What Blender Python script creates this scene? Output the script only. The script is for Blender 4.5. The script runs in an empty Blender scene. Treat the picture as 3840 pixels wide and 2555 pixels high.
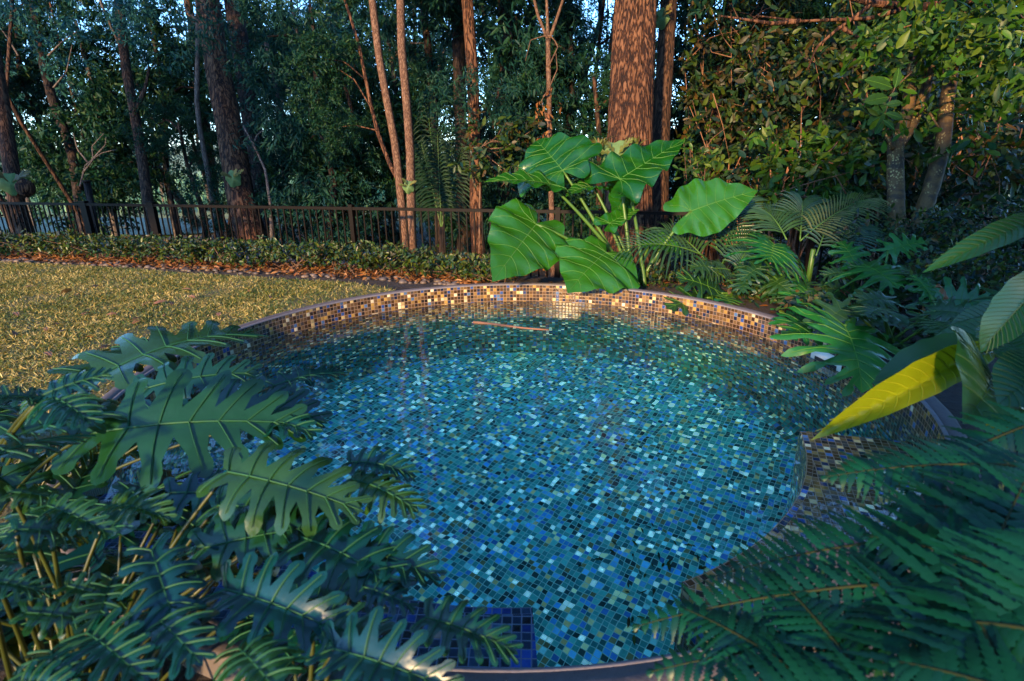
import bpy, math, random
import numpy as np
from mathutils import Vector, Matrix
from mathutils.geometry import delaunay_2d_cdt

random.seed(7)
SC = bpy.context.scene
COL = SC.collection
PI = math.pi
rad = math.radians

# ------------------------------------------------------------------ camera
FPX, PITCH, ROLL = 2080.0, 0.319124, -0.0121966
CAM = np.array([0.0, 0.0, 1.0])
PCX, PCY, PR = 0.0, 2.686, 1.8155           # centre and radius of the round pool
WATER_Z = -0.14


def ray(px, py):
    uu = (px - 1920) / FPX
    vv = (py - 1277.5) / FPX
    c, s = math.cos(ROLL), math.sin(ROLL)
    u = uu * c + vv * s
    v = -uu * s + vv * c
    cp, sp = math.cos(PITCH), math.sin(PITCH)
    return np.array([u, cp - v * sp, -sp - v * cp])


def at(px, py, d):
    """point of the place seen at pixel (px, py), d metres in front of the camera"""
    return CAM + ray(px, py) * d


def on_plane(px, py, z):
    r = ray(px, py)
    return CAM + r * ((z - 1.0) / r[2])


cam_data = bpy.data.cameras.new('camera')
cam = bpy.data.objects.new('camera', cam_data)
COL.objects.link(cam)
cp, sp = math.cos(PITCH), math.sin(PITCH)
fwd = Vector((0, cp, -sp))
dwn = Vector((0, -sp, -cp))
rgt = Vector((1, 0, 0))
c_, s_ = math.cos(ROLL), math.sin(ROLL)
cr = rgt * c_ - dwn * s_
cd = rgt * s_ + dwn * c_
M = Matrix.Identity(4)
for i in range(3):
    M[i][0] = cr[i]
    M[i][1] = -cd[i]
    M[i][2] = -fwd[i]
    M[i][3] = CAM[i]
cam.matrix_world = M
cam_data.sensor_width = 36.0
cam_data.lens = FPX / 3840 * 36.0
cam_data.clip_start = 0.02
cam_data.clip_end = 900
cam_data.dof.use_dof = True
cam_data.dof.focus_distance = 3.6
cam_data.dof.aperture_fstop = 4.5
SC.camera = cam

# ------------------------------------------------------------------ light
SUN_EL, SUN_AZ = rad(15), rad(24)        # azimuth: how far the light swings to the right of straight ahead
world = bpy.data.worlds.new('World')
SC.world = world
world.use_nodes = True
wn = world.node_tree
sky = wn.nodes.new('ShaderNodeTexSky')
sky.sky_type = 'NISHITA'
sky.sun_disc = False
sky.sun_elevation = SUN_EL
sky.sun_rotation = PI + SUN_AZ
sky.air_density = 1.0
sky.dust_density = 0.0
sky.ozone_density = 6.0
bgn = wn.nodes['Background']
bgn.inputs['Strength'].default_value = 0.15
wn.links.new(sky.outputs['Color'], bgn.inputs['Color'])
sun_d = bpy.data.lights.new('sun', 'SUN')
sun_d.energy = 2.1
sun_d.angle = rad(3)
sun_d.color = (1.0, 0.66, 0.32)
sun = bpy.data.objects.new('sun', sun_d)
COL.objects.link(sun)
ldir = Vector((math.sin(SUN_AZ) * math.cos(SUN_EL), math.cos(SUN_AZ) * math.cos(SUN_EL), -math.sin(SUN_EL)))
sun.rotation_euler = ldir.to_track_quat('-Z', 'Y').to_euler()
sun.location = (-3, -6, 5)

SC.view_settings.view_transform = 'Standard'
SC.view_settings.look = 'None'
SC.view_settings.exposure = 2.65
SC.view_settings.gamma = 1.0
SC.render.engine = 'CYCLES'
cy = SC.cycles
cy.max_bounces = 8
cy.diffuse_bounces = 3
cy.glossy_bounces = 3
cy.transmission_bounces = 6
cy.transparent_max_bounces = 8
cy.sample_clamp_indirect = 5
cy.blur_glossy = 1.0
cy.use_denoising = True


# ------------------------------------------------------------------ materials
class NT:
    def __init__(self, name):
        self.m = bpy.data.materials.new(name)
        self.m.use_nodes = True
        self.t = self.m.node_tree
        self.t.nodes.clear()
        self.out = self.t.nodes.new('ShaderNodeOutputMaterial')

    def n(self, typ, inputs=None, **props):
        nd = self.t.nodes.new(typ)
        for k, v in props.items():
            setattr(nd, k, v)
        for k, v in (inputs or {}).items():
            if isinstance(v, bpy.types.NodeSocket):
                self.t.links.new(v, nd.inputs[k])
            else:
                nd.inputs[k].default_value = v
        return nd

    def math(self, op, a, b=None, c=None):
        d = {0: a}
        if b is not None:
            d[1] = b
        if c is not None:
            d[2] = c
        return self.n('ShaderNodeMath', d, operation=op).outputs[0]

    def ramp(self, fac, stops, interp='LINEAR'):
        r = self.n('ShaderNodeValToRGB', {0: fac})
        cr_ = r.color_ramp
        cr_.interpolation = interp
        while len(cr_.elements) < len(stops):
            cr_.elements.new(0.5)
        for e, (p, c) in zip(cr_.elements, stops):
            e.position = p
            e.color = (*c, 1)
        return r.outputs[0]

    def mix(self, fac, a, b, blend='MIX'):
        nd = self.n('ShaderNodeMix', data_type='RGBA', blend_type=blend)
        for idx, v in ((0, fac), (6, a), (7, b)):
            if isinstance(v, bpy.types.NodeSocket):
                self.t.links.new(v, nd.inputs[idx])
            else:
                nd.inputs[idx].default_value = v if idx == 0 else (*v, 1)
        return nd.outputs[2]

    def done(self, shader):
        self.t.links.new(shader, self.out.inputs['Surface'])
        return self.m

    def pos(self):
        return self.n('ShaderNodeNewGeometry').outputs['Position']

    def objc(self):
        return self.n('ShaderNodeTexCoord').outputs['Object']

    def noise(self, vec, scale, detail=4, rough=0.55, out=0):
        return self.n('ShaderNodeTexNoise', {'Vector': vec, 'Scale': scale, 'Detail': detail, 'Roughness': rough}).outputs[out]

    def scale_vec(self, vec, s):
        return self.n('ShaderNodeVectorMath', {0: vec, 1: s}, operation='MULTIPLY').outputs[0]

    def bump(self, h, dist, strength=1.0):
        return self.n('ShaderNodeBump', {'Height': h, 'Distance': dist, 'Strength': strength}).outputs[0]


def mat_simple(name, c, rough=0.6, metal=0.0, c2=None, nscale=20, bump=0.0, spec=0.4):
    t = NT(name)
    col = (*c, 1)
    p = t.n('ShaderNodeBsdfPrincipled', {'Roughness': rough, 'Metallic': metal, 'Specular IOR Level': spec})
    nz = t.noise(t.objc(), nscale, 5)
    t.t.links.new(t.mix(nz, c, c2 or tuple(x * 0.6 for x in c)), p.inputs['Base Color'])
    if bump:
        t.t.links.new(t.bump(nz, bump), p.inputs['Normal'])
    return t.done(p.outputs[0])


def mat_leaf(name, cols, rough=0.42, trans=0.3, tcol=None, island=True, spec=0.5, mottle=12.0, patch=None, zone=0.0):
    """leaf: glossy front, light through the blade; each leaf takes its own tone"""
    t = NT(name)
    g = t.n('ShaderNodeNewGeometry')
    if island:
        rnd = g.outputs['Random Per Island']
    else:
        rnd = t.n('ShaderNodeObjectInfo').outputs['Random']
    if zone:
        rnd = t.math('ADD', rnd, t.math('MULTIPLY_ADD', t.noise(t.pos(), 2.2, 4, 0.6), zone, -0.5 * zone))
    stops = [(i / max(1, len(cols) - 1), c) for i, c in enumerate(cols)]
    base = t.ramp(rnd, stops)
    nz = t.noise(t.objc(), mottle, 3)
    var = t.math('MULTIPLY_ADD', nz, 0.7, 0.65)
    base = t.n('ShaderNodeVectorMath', {0: base, 'Scale': var}, operation='SCALE').outputs[0]
    if patch:
        big = t.noise(t.objc(), 5.0, 2)
        f = t.n('ShaderNodeMapRange', {0: big, 1: 0.55, 2: 0.7}).outputs[0]
        base = t.mix(f, base, patch)
        # mix() treats vector sockets as colours
    p = t.n('ShaderNodeBsdfPrincipled', {'Base Color': base, 'Roughness': rough, 'Specular IOR Level': spec})
    t.t.links.new(t.bump(t.noise(t.objc(), mottle * 4, 2), 0.002, 0.5), p.inputs['Normal'])
    tr = t.n('ShaderNodeBsdfTranslucent')
    if tcol:
        tr.inputs['Color'].default_value = (*tcol, 1)
    else:
        t.t.links.new(base, tr.inputs['Color'])
    mx = t.n('ShaderNodeMixShader', {0: trans, 1: p.outputs[0], 2: tr.outputs[0]})
    return t.done(mx.outputs[0])


def mat_bark(name, dark, mid, light, sx=14.0, sz=1.6, bump=0.02, rough=0.85):
    t = NT(name)
    o = t.objc()
    v = t.scale_vec(o, (sx, sx, sz))
    n1 = t.noise(v, 1.0, 3, 0.55)
    v2 = t.n('ShaderNodeVectorMath', {0: t.scale_vec(o, (sx * 1.5, sx * 1.5, sz * 0.8)), 1: t.scale_vec(t.noise(o, 1.2, 1, out=1), (0.9, 0.9, 0.1))}, operation='ADD').outputs[0]
    rg = t.math('ABSOLUTE', t.math('MULTIPLY_ADD', t.noise(v2, 1.0, 3, 0.5), 2.0, -1.0))
    crack = t.n('ShaderNodeMapRange', {0: rg, 1: 0.02, 2: 0.22}).outputs[0]
    h = t.math('MULTIPLY_ADD', crack, 0.6, t.math('MULTIPLY', n1, 0.7))
    col = t.ramp(h, [(0.34, dark), (0.62, mid), (1.0, light)])
    blot = t.noise(o, 2.2, 3)
    col = t.mix(t.math('MULTIPLY', blot, 0.55), col, dark)
    p = t.n('ShaderNodeBsdfPrincipled', {'Base Color': col, 'Roughness': rough, 'Specular IOR Level': 0.25, 'Normal': t.bump(h, bump)})
    return t.done(p.outputs[0])


def mat_lichen_bark(name):
    t = NT(name)
    o = t.objc()
    n1 = t.noise(o, 9, 5)
    base = t.ramp(n1, [(0.3, (0.020, 0.011, 0.004)), (0.5, (0.085, 0.046, 0.010)), (0.7, (0.045, 0.021, 0.006))])
    vo = t.n('ShaderNodeTexVoronoi', {'Vector': t.scale_vec(o, (1, 1, 0.8)), 'Scale': 55.0, 'Randomness': 1.0})
    sp_ = t.n('ShaderNodeMapRange', {0: vo.outputs['Distance'], 1: 0.42, 2: 0.3}).outputs[0]
    area = t.n('ShaderNodeMapRange', {0: t.noise(o, 6, 3), 1: 0.46, 2: 0.56}).outputs[0]
    col = t.mix(t.math('MULTIPLY', sp_, area), base, (0.26, 0.20, 0.075))
    dk = t.n('ShaderNodeMapRange', {0: t.noise(t.scale_vec(o, (4, 4, 9)), 1.0, 3), 1: 0.50, 2: 0.60}).outputs[0]
    col = t.mix(t.math('MULTIPLY', dk, 0.85), col, (0.010, 0.007, 0.005))
    p = t.n('ShaderNodeBsdfPrincipled', {'Base Color': col, 'Roughness': 0.8, 'Normal': t.bump(n1, 0.006)})
    return t.done(p.outputs[0])


TILE = 2 * PI * PR / 418


def mat_tile(name, grout=(0.36, 0.27, 0.22), k=1.0, sea=0.0):
    """glass mosaic: one random colour per tile, pale grout"""
    t = NT(name)
    uv = t.n('ShaderNodeTexCoord').outputs['UV']
    fl = t.n('ShaderNodeVectorMath', {0: uv}, operation='FLOOR').outputs[0]
    fr = t.n('ShaderNodeVectorMath', {0: uv}, operation='FRACTION').outputs[0]
    wn1 = t.n('ShaderNodeTexWhiteNoise', {'Vector': fl}, noise_dimensions='2D')
    pal = [(0.00, (0.060, 0.030, 0.013)), (0.15, (0.105, 0.058, 0.024)), (0.30, (0.030, 0.022, 0.018)),
           (0.40, (0.160, 0.095, 0.042)), (0.53, (0.085, 0.070, 0.062)), (0.63, (0.014, 0.026, 0.075)),
           (0.70, (0.240, 0.145, 0.050)), (0.79, (0.030, 0.085, 0.300)), (0.835, (0.450, 0.270, 0.065)),
           (0.90, (0.66, 0.50, 0.22)), (0.945, (0.08, 0.17, 0.34)), (0.97, (0.85, 0.74, 0.48))]
    col = t.ramp(wn1.outputs['Value'], pal, 'CONSTANT')
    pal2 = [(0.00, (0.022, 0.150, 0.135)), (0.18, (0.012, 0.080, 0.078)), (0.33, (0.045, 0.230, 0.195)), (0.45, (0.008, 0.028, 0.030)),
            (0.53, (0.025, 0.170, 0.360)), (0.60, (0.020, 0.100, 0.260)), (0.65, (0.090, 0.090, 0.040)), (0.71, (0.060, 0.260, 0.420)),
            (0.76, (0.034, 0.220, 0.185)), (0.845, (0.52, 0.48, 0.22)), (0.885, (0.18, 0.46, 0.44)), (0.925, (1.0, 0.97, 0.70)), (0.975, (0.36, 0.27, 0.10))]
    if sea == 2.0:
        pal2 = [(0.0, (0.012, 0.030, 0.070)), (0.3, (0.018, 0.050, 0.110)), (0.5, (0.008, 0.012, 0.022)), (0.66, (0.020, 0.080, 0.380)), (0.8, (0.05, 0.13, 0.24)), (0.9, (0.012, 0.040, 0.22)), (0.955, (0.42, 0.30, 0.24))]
    if sea:
        col = t.ramp(wn1.outputs['Value'], pal2, 'CONSTANT')
    else:
        row = t.n('ShaderNodeSeparateXYZ', {0: fl}).outputs[1]  # deeper rows turn teal and brighter: underwater light painted into the tiles
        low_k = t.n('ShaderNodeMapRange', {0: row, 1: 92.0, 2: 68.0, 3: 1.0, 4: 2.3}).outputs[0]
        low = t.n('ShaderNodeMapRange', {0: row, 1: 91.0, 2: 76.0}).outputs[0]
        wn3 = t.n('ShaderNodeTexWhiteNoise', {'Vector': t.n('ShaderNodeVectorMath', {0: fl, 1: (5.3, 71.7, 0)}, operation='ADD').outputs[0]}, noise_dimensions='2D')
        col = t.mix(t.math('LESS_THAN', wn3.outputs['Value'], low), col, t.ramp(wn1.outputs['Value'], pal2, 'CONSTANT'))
    wn2 = t.n('ShaderNodeTexWhiteNoise', {'Vector': t.n('ShaderNodeVectorMath', {0: fl, 1: (37.3, 11.7, 0)}, operation='ADD').outputs[0]}, noise_dimensions='2D')
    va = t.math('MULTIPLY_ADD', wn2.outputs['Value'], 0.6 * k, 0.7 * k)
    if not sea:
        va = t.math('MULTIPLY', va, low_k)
    # glass shows a slightly darker rim and cloudy body
    cl = t.noise(uv, 1.7, 2)
    va = t.math('MULTIPLY', va, t.math('MULTIPLY_ADD', cl, 0.5, 0.75))
    col = t.n('ShaderNodeVectorMath', {0: col, 'Scale': va}, operation='SCALE').outputs[0]
    sx = t.n('ShaderNodeSeparateXYZ', {0: fr})
    ex = t.math('MINIMUM', sx.outputs[0], t.math('SUBTRACT', 1.0, sx.outputs[0]))
    ey = t.math('MINIMUM', sx.outputs[1], t.math('SUBTRACT', 1.0, sx.outputs[1]))
    e = t.math('MINIMUM', ex, ey)
    f = t.n('ShaderNodeMapRange', {0: e, 1: 0.045, 2: 0.075}).outputs[0]
    gn = t.mix(t.noise(uv, 0.35, 3), grout, tuple(x * 0.62 for x in grout))
    c2 = t.mix(f, gn, col)
    ro = t.math('MULTIPLY_ADD', f, -0.4, 0.66)
    hb = t.n('ShaderNodeMapRange', {0: e, 1: 0.03, 2: 0.16}).outputs[0]
    p = t.n('ShaderNodeBsdfPrincipled', {'Base Color': c2, 'Roughness': ro, 'Normal': t.bump(hb, 0.0015, 0.8), 'Specular IOR Level': 0.32})
    return t.done(p.outputs[0])


def mat_water():
    t = NT('pool water')
    nz = t.noise(t.scale_vec(t.pos(), (1.0, 0.8, 1)), 5.0, 2)
    p = t.n('ShaderNodeBsdfPrincipled', {'Base Color': (1, 1, 1, 1), 'Roughness': 0.0, 'IOR': 1.33, 'Transmission Weight': 1.0,
                                         'Normal': t.bump(nz, 0.008, 0.5)})
    va = t.n('ShaderNodeVolumeAbsorption', {'Color': (0.14, 0.95, 1.0, 1), 'Density': 0.36})
    t.t.links.new(va.outputs[0], t.out.inputs['Volume'])
    return t.done(p.outputs[0])


def mat_ground():
    t = NT('soil and leaf litter')
    p_ = t.pos()
    n1 = t.noise(p_, 1.3, 5)
    n2 = t.noise(p_, 16, 6, 0.7)
    vo = t.n('ShaderNodeTexVoronoi', {'Vector': p_, 'Scale': 22.0}).outputs['Color']
    litter = t.ramp(t.n('ShaderNodeSeparateXYZ', {0: vo}).outputs[0], [(0.0, (0.010, 0.006, 0.004)), (0.4, (0.042, 0.019, 0.008)), (0.7, (0.020, 0.018, 0.021)), (1.0, (0.075, 0.040, 0.018))])
    col = t.mix(n2, litter, (0.010, 0.007, 0.006))
    # open grass further off
    sy = t.n('ShaderNodeSeparateXYZ', {0: p_})
    far = t.n('ShaderNodeMapRange', {0: t.math('ADD', sy.outputs[1], t.math('MULTIPLY', n1, 8.0)), 1: 20.0, 2: 27.0}).outputs[0]
    gr = t.ramp(n2, [(0.3, (0.10, 0.16, 0.06)), (0.6, (0.24, 0.28, 0.13)), (0.8, (0.32, 0.33, 0.20))])
    col = t.mix(far, col, gr)
    p = t.n('ShaderNodeBsdfPrincipled', {'Base Color': col, 'Roughness': 0.9, 'Normal': t.bump(n2, 0.04)})
    return t.done(p.outputs[0])


def mat_lawn():
    t = NT('lawn thatch')
    p_ = t.pos()
    n2 = t.noise(p_, 60, 4)
    n1 = t.noise(p_, 2.0, 4)
    col = t.ramp(n2, [(0.3, (0.022, 0.018, 0.008)), (0.6, (0.10, 0.075, 0.028))])
    col = t.mix(n1, col, (0.09, 0.085, 0.025))
    p = t.n('ShaderNodeBsdfPrincipled', {'Base Color': col, 'Roughness': 0.9, 'Normal': t.bump(n2, 0.01)})
    return t.done(p.outputs[0])


def mat_concrete(name, c, c2, scale=40):
    t = NT(name)
    p_ = t.pos()
    n1 = t.noise(p_, scale, 6, 0.7)
    n2 = t.noise(p_, 4, 4)
    col = t.mix(n1, c, c2)
    col = t.mix(t.math('MULTIPLY', n2, 0.6), col, tuple(x * 0.55 for x in c2))
    sp_ = t.n('ShaderNodeTexVoronoi', {'Vector': p_, 'Scale': 160.0}).outputs['Distance']
    spk = t.n('ShaderNodeMapRange', {0: sp_, 1: 0.22, 2: 0.1}).outputs[0]
    col = t.mix(t.math('MULTIPLY', spk, 0.6), col, tuple(x * 0.25 for x in c2))
    p = t.n('ShaderNodeBsdfPrincipled', {'Base Color': col, 'Roughness': 0.75, 'Normal': t.bump(n1, 0.003)})
    return t.done(p.outputs[0])


MT = {}
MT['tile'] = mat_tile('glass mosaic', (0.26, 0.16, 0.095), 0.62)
MT['tile_bench'] = mat_tile('bench mosaic', (0.50, 0.36, 0.24), 1.5)
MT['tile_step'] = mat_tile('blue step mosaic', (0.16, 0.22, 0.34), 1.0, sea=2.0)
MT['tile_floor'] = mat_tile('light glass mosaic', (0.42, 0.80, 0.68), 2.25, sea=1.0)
MT['trim'] = mat_concrete('pale edge trim', (0.20, 0.175, 0.175), (0.12, 0.11, 0.12))
MT['coping'] = mat_concrete('pool coping stone', (0.135, 0.108, 0.10), (0.065, 0.053, 0.055))
MT['water'] = mat_water()
MT['ground'] = mat_ground()
MT['lawn'] = mat_lawn()
MT['stone_edge'] = mat_concrete('stone edging', (0.20, 0.19, 0.22), (0.11, 0.11, 0.14), 25)
MT['rock'] = mat_concrete('grey garden rock', (0.06, 0.055, 0.072), (0.022, 0.021, 0.030), 18)
MT['pebble'] = mat_leaf('river pebbles', [(0.045, 0.030, 0.020), (0.10, 0.065, 0.040), (0.05, 0.043, 0.042), (0.14, 0.10, 0.07)], rough=0.6, trans=0.0)
MT['fence'] = mat_simple('dark bronze fence paint', (0.0055, 0.0032, 0.0026), 0.5, 0.0, (0.003, 0.002, 0.002), 60, spec=0.10)
MT['bark_red'] = mat_bark('red stringy bark', (0.009, 0.0032, 0.002), (0.070, 0.026, 0.0105), (0.17, 0.076, 0.035), 13, 0.45, 0.03)
MT['bark_brown'] = mat_bark('brown ironbark', (0.010, 0.005, 0.0035), (0.044, 0.020, 0.0105), (0.11, 0.056, 0.030), 15, 0.6, 0.02)
MT['bark_smooth'] = mat_bark('smooth pinkish bark', (0.045, 0.022, 0.013), (0.115, 0.058, 0.032), (0.19, 0.11, 0.066), 30, 9.0, 0.004)
MT['bark_dark'] = mat_bark('dark bark', (0.004, 0.003, 0.003), (0.020, 0.011, 0.008), (0.050, 0.030, 0.022), 14, 0.7, 0.015)  # darkest of the bark tones
MT['bark_grey'] = mat_bark('grey twig bark', (0.0350, 0.0280, 0.0245), (0.0910, 0.0700, 0.0595), (0.1680, 0.1330, 0.1120), 30, 10, 0.002)
MT['lichen'] = mat_lichen_bark('lichen spotted bark')
MT['gum'] = mat_leaf('gum leaves', [(0.005, 0.034, 0.026), (0.010, 0.050, 0.036), (0.020, 0.064, 0.030), (0.006, 0.038, 0.042)], 0.5, 0.35, spec=0.15)
MT['gum_haze'] = mat_leaf('haze tinted far leaves', [(0.018, 0.090, 0.080), (0.030, 0.115, 0.085), (0.022, 0.080, 0.100)], 0.6, 0.35, spec=0.1)  # distance haze painted into the leaf colour, paler and bluer
MT['under'] = mat_leaf('understory leaves', [(0.003, 0.025, 0.018), (0.007, 0.042, 0.020), (0.022, 0.058, 0.012), (0.005, 0.031, 0.032)], 0.5, 0.3, spec=0.15)
MT['olive'] = mat_leaf('olive shrub leaves', [(0.007, 0.030, 0.006), (0.034, 0.062, 0.006), (0.007, 0.032, 0.022), (0.080, 0.045, 0.008), (0.004, 0.028, 0.030), (0.020, 0.044, 0.006), (0.070, 0.100, 0.010)], 0.45, 0.3, spec=0.25)
MT['macadamia'] = mat_leaf('lobed tree leaves', [(0.010, 0.050, 0.006), (0.050, 0.125, 0.006), (0.008, 0.038, 0.016), (0.085, 0.130, 0.008), (0.012, 0.045, 0.005)], 0.42, 0.35, spec=0.25)
MT['hedge'] = mat_leaf('hedge leaves', [(0.008, 0.036, 0.014), (0.028, 0.060, 0.008), (0.075, 0.090, 0.010), (0.010, 0.040, 0.028), (0.080, 0.042, 0.009)], 0.35, 0.2, spec=0.28)
MT['grass'] = mat_leaf('lawn blades', [(0.028, 0.065, 0.006), (0.050, 0.085, 0.008), (0.085, 0.105, 0.008), (0.15, 0.125, 0.016), (0.31, 0.23, 0.050), (0.50, 0.38, 0.13)], 0.55, 0.2, zone=1.1)
MT['litter'] = mat_leaf('dry fallen leaves', [(0.13, 0.038, 0.008), (0.25, 0.085, 0.014), (0.07, 0.022, 0.007), (0.33, 0.15, 0.035), (0.17, 0.055, 0.011)], 0.6, 0.2)
MT['far_grass'] = mat_leaf('pale reed grass', [(0.14, 0.30, 0.13), (0.22, 0.36, 0.18), (0.10, 0.25, 0.12)], 0.6, 0.3)  # pale reeds, lightened further as distance haze in the colour
MT['xanadu'] = mat_leaf('dark lobed leaf', [(0.001, 0.022, 0.022), (0.002, 0.038, 0.016), (0.001, 0.028, 0.032), (0.010, 0.050, 0.008), (0.001, 0.030, 0.018), (0.020, 0.060, 0.006)], 0.24, 0.15, (0.14, 0.17, 0.004), island=False, mottle=9, spec=0.42, patch=(0.001, 0.020, 0.016))
MT['vein_teal'] = mat_simple('pale leaf veins', (0.022, 0.092, 0.034), 0.5, 0, (0.016, 0.070, 0.030), spec=0.15)
MT['petiole'] = mat_simple('yellow green leaf stalk', (0.048, 0.062, 0.005), 0.4, 0, (0.014, 0.016, 0.004), 14)
MT['ear'] = mat_leaf('elephant ear blade', [(0.005, 0.060, 0.004), (0.012, 0.090, 0.005), (0.022, 0.120, 0.006)], 0.26, 0.3, (0.12, 0.19, 0.004), island=False, mottle=6, patch=(0.020, 0.105, 0.005))
MT['vein_lime'] = mat_simple('lime leaf veins', (0.060, 0.150, 0.018), 0.45, 0, (0.045, 0.120, 0.014), spec=0.2)
MT['vein_dim'] = mat_simple('dim leaf veins', (0.030, 0.075, 0.012), 0.45, 0, (0.02, 0.055, 0.01))
MT['ear_stalk'] = mat_simple('green leaf stalk', (0.0630, 0.1400, 0.0154), 0.4, 0, (0.0350, 0.0840, 0.0140), 9)
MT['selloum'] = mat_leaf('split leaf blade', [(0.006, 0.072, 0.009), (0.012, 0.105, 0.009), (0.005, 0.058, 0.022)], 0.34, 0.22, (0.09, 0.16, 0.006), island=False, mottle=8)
MT['selloum_dark'] = mat_leaf('shaded split leaf blade', [(0.014, 0.046, 0.006), (0.008, 0.040, 0.010)], 0.38, 0.2, island=False, mottle=8)  # darker copy of the split leaf, shade put into its colour
MT['canna'] = mat_leaf('broad ginger leaf', [(0.004, 0.052, 0.018), (0.008, 0.066, 0.010)], 0.30, 0.35, (0.16, 0.22, 0.006), island=False, mottle=5)
MT['canna_gold'] = mat_leaf('yellow green young leaf', [(0.17, 0.215, 0.004), (0.20, 0.235, 0.005)], 0.38, 0.35, (0.42, 0.44, 0.006), island=False, mottle=7)
MT['vein_gold'] = mat_simple('pale gold leaf veins', (0.185, 0.225, 0.006), 0.45, 0, (0.17, 0.21, 0.006))
MT['fern'] = mat_leaf('fern pinnae', [(0.001, 0.030, 0.012), (0.002, 0.050, 0.016), (0.001, 0.022, 0.018)], 0.42, 0.2, spec=0.3)
MT['fern_stalk'] = mat_simple('scaly fern stalk', (0.024, 0.024, 0.005), 0.65, 0, (0.006, 0.018, 0.006), 60, spec=0.15)
MT['palm'] = mat_leaf('palm leaflets', [(0.0154, 0.0560, 0.0182), (0.0315, 0.0805, 0.0210), (0.0210, 0.0595, 0.0315)], 0.38, 0.3)
MT['palm_dark'] = mat_leaf('dark palm leaflets', [(0.006, 0.026, 0.014), (0.012, 0.038, 0.014)], 0.5, 0.3, spec=0.15)
MT['palm_gold'] = mat_leaf('pale palm leaflets', [(0.085, 0.110, 0.026), (0.120, 0.130, 0.040), (0.055, 0.090, 0.016)], 0.4, 0.35, spec=0.25)
MT['strap'] = mat_leaf('strap leaves', [(0.020, 0.090, 0.030), (0.040, 0.130, 0.030), (0.06, 0.14, 0.025)], 0.4, 0.3)
MT['staghorn'] = mat_leaf('staghorn shield', [(0.15, 0.23, 0.09), (0.10, 0.19, 0.07)], 0.55, 0.35, mottle=15, spec=0.2)
MT['brom'] = mat_leaf('bromeliad leaves', [(0.16, 0.14, 0.03), (0.09, 0.15, 0.03), (0.22, 0.13, 0.05)], 0.4, 0.3)
MT['white'] = mat_simple('white plastic', (0.72, 0.70, 0.64), 0.45, 0, (0.6, 0.58, 0.52), 20)
MT['dark'] = mat_simple('dark opening shade', (0.02, 0.02, 0.022), 0.8)
MT['twig'] = mat_simple('reddish stick', (0.24, 0.11, 0.06), 0.7, 0, (0.13, 0.06, 0.03), 30)
MT['creek'] = mat_simple('creek water', (0.018, 0.040, 0.022), 0.5, 0, (0.010, 0.026, 0.016), 2, spec=0.08)


# ------------------------------------------------------------------ objects
ORIG = {}


def props(o, label=None, cat=None, group=None, kind=None):
    if label:
        o['label'] = label
    if cat:
        o['category'] = cat
    if group:
        o['group'] = group
    if kind:
        o['kind'] = kind
    return o


def thing(name, loc, label, cat, group=None):
    o = bpy.data.objects.new(name, None)
    COL.objects.link(o)
    o.location = [float(v) for v in loc]
    o.empty_display_size = 0.1
    ORIG[o.name] = np.array(loc, float)
    return props(o, label, cat, group)


def copy_tree(o, parent=None):
    c = o.copy()
    COL.objects.link(c)
    if parent:
        c.parent = parent
    for ch in list(o.children):
        copy_tree(ch, c)
    return c


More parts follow.
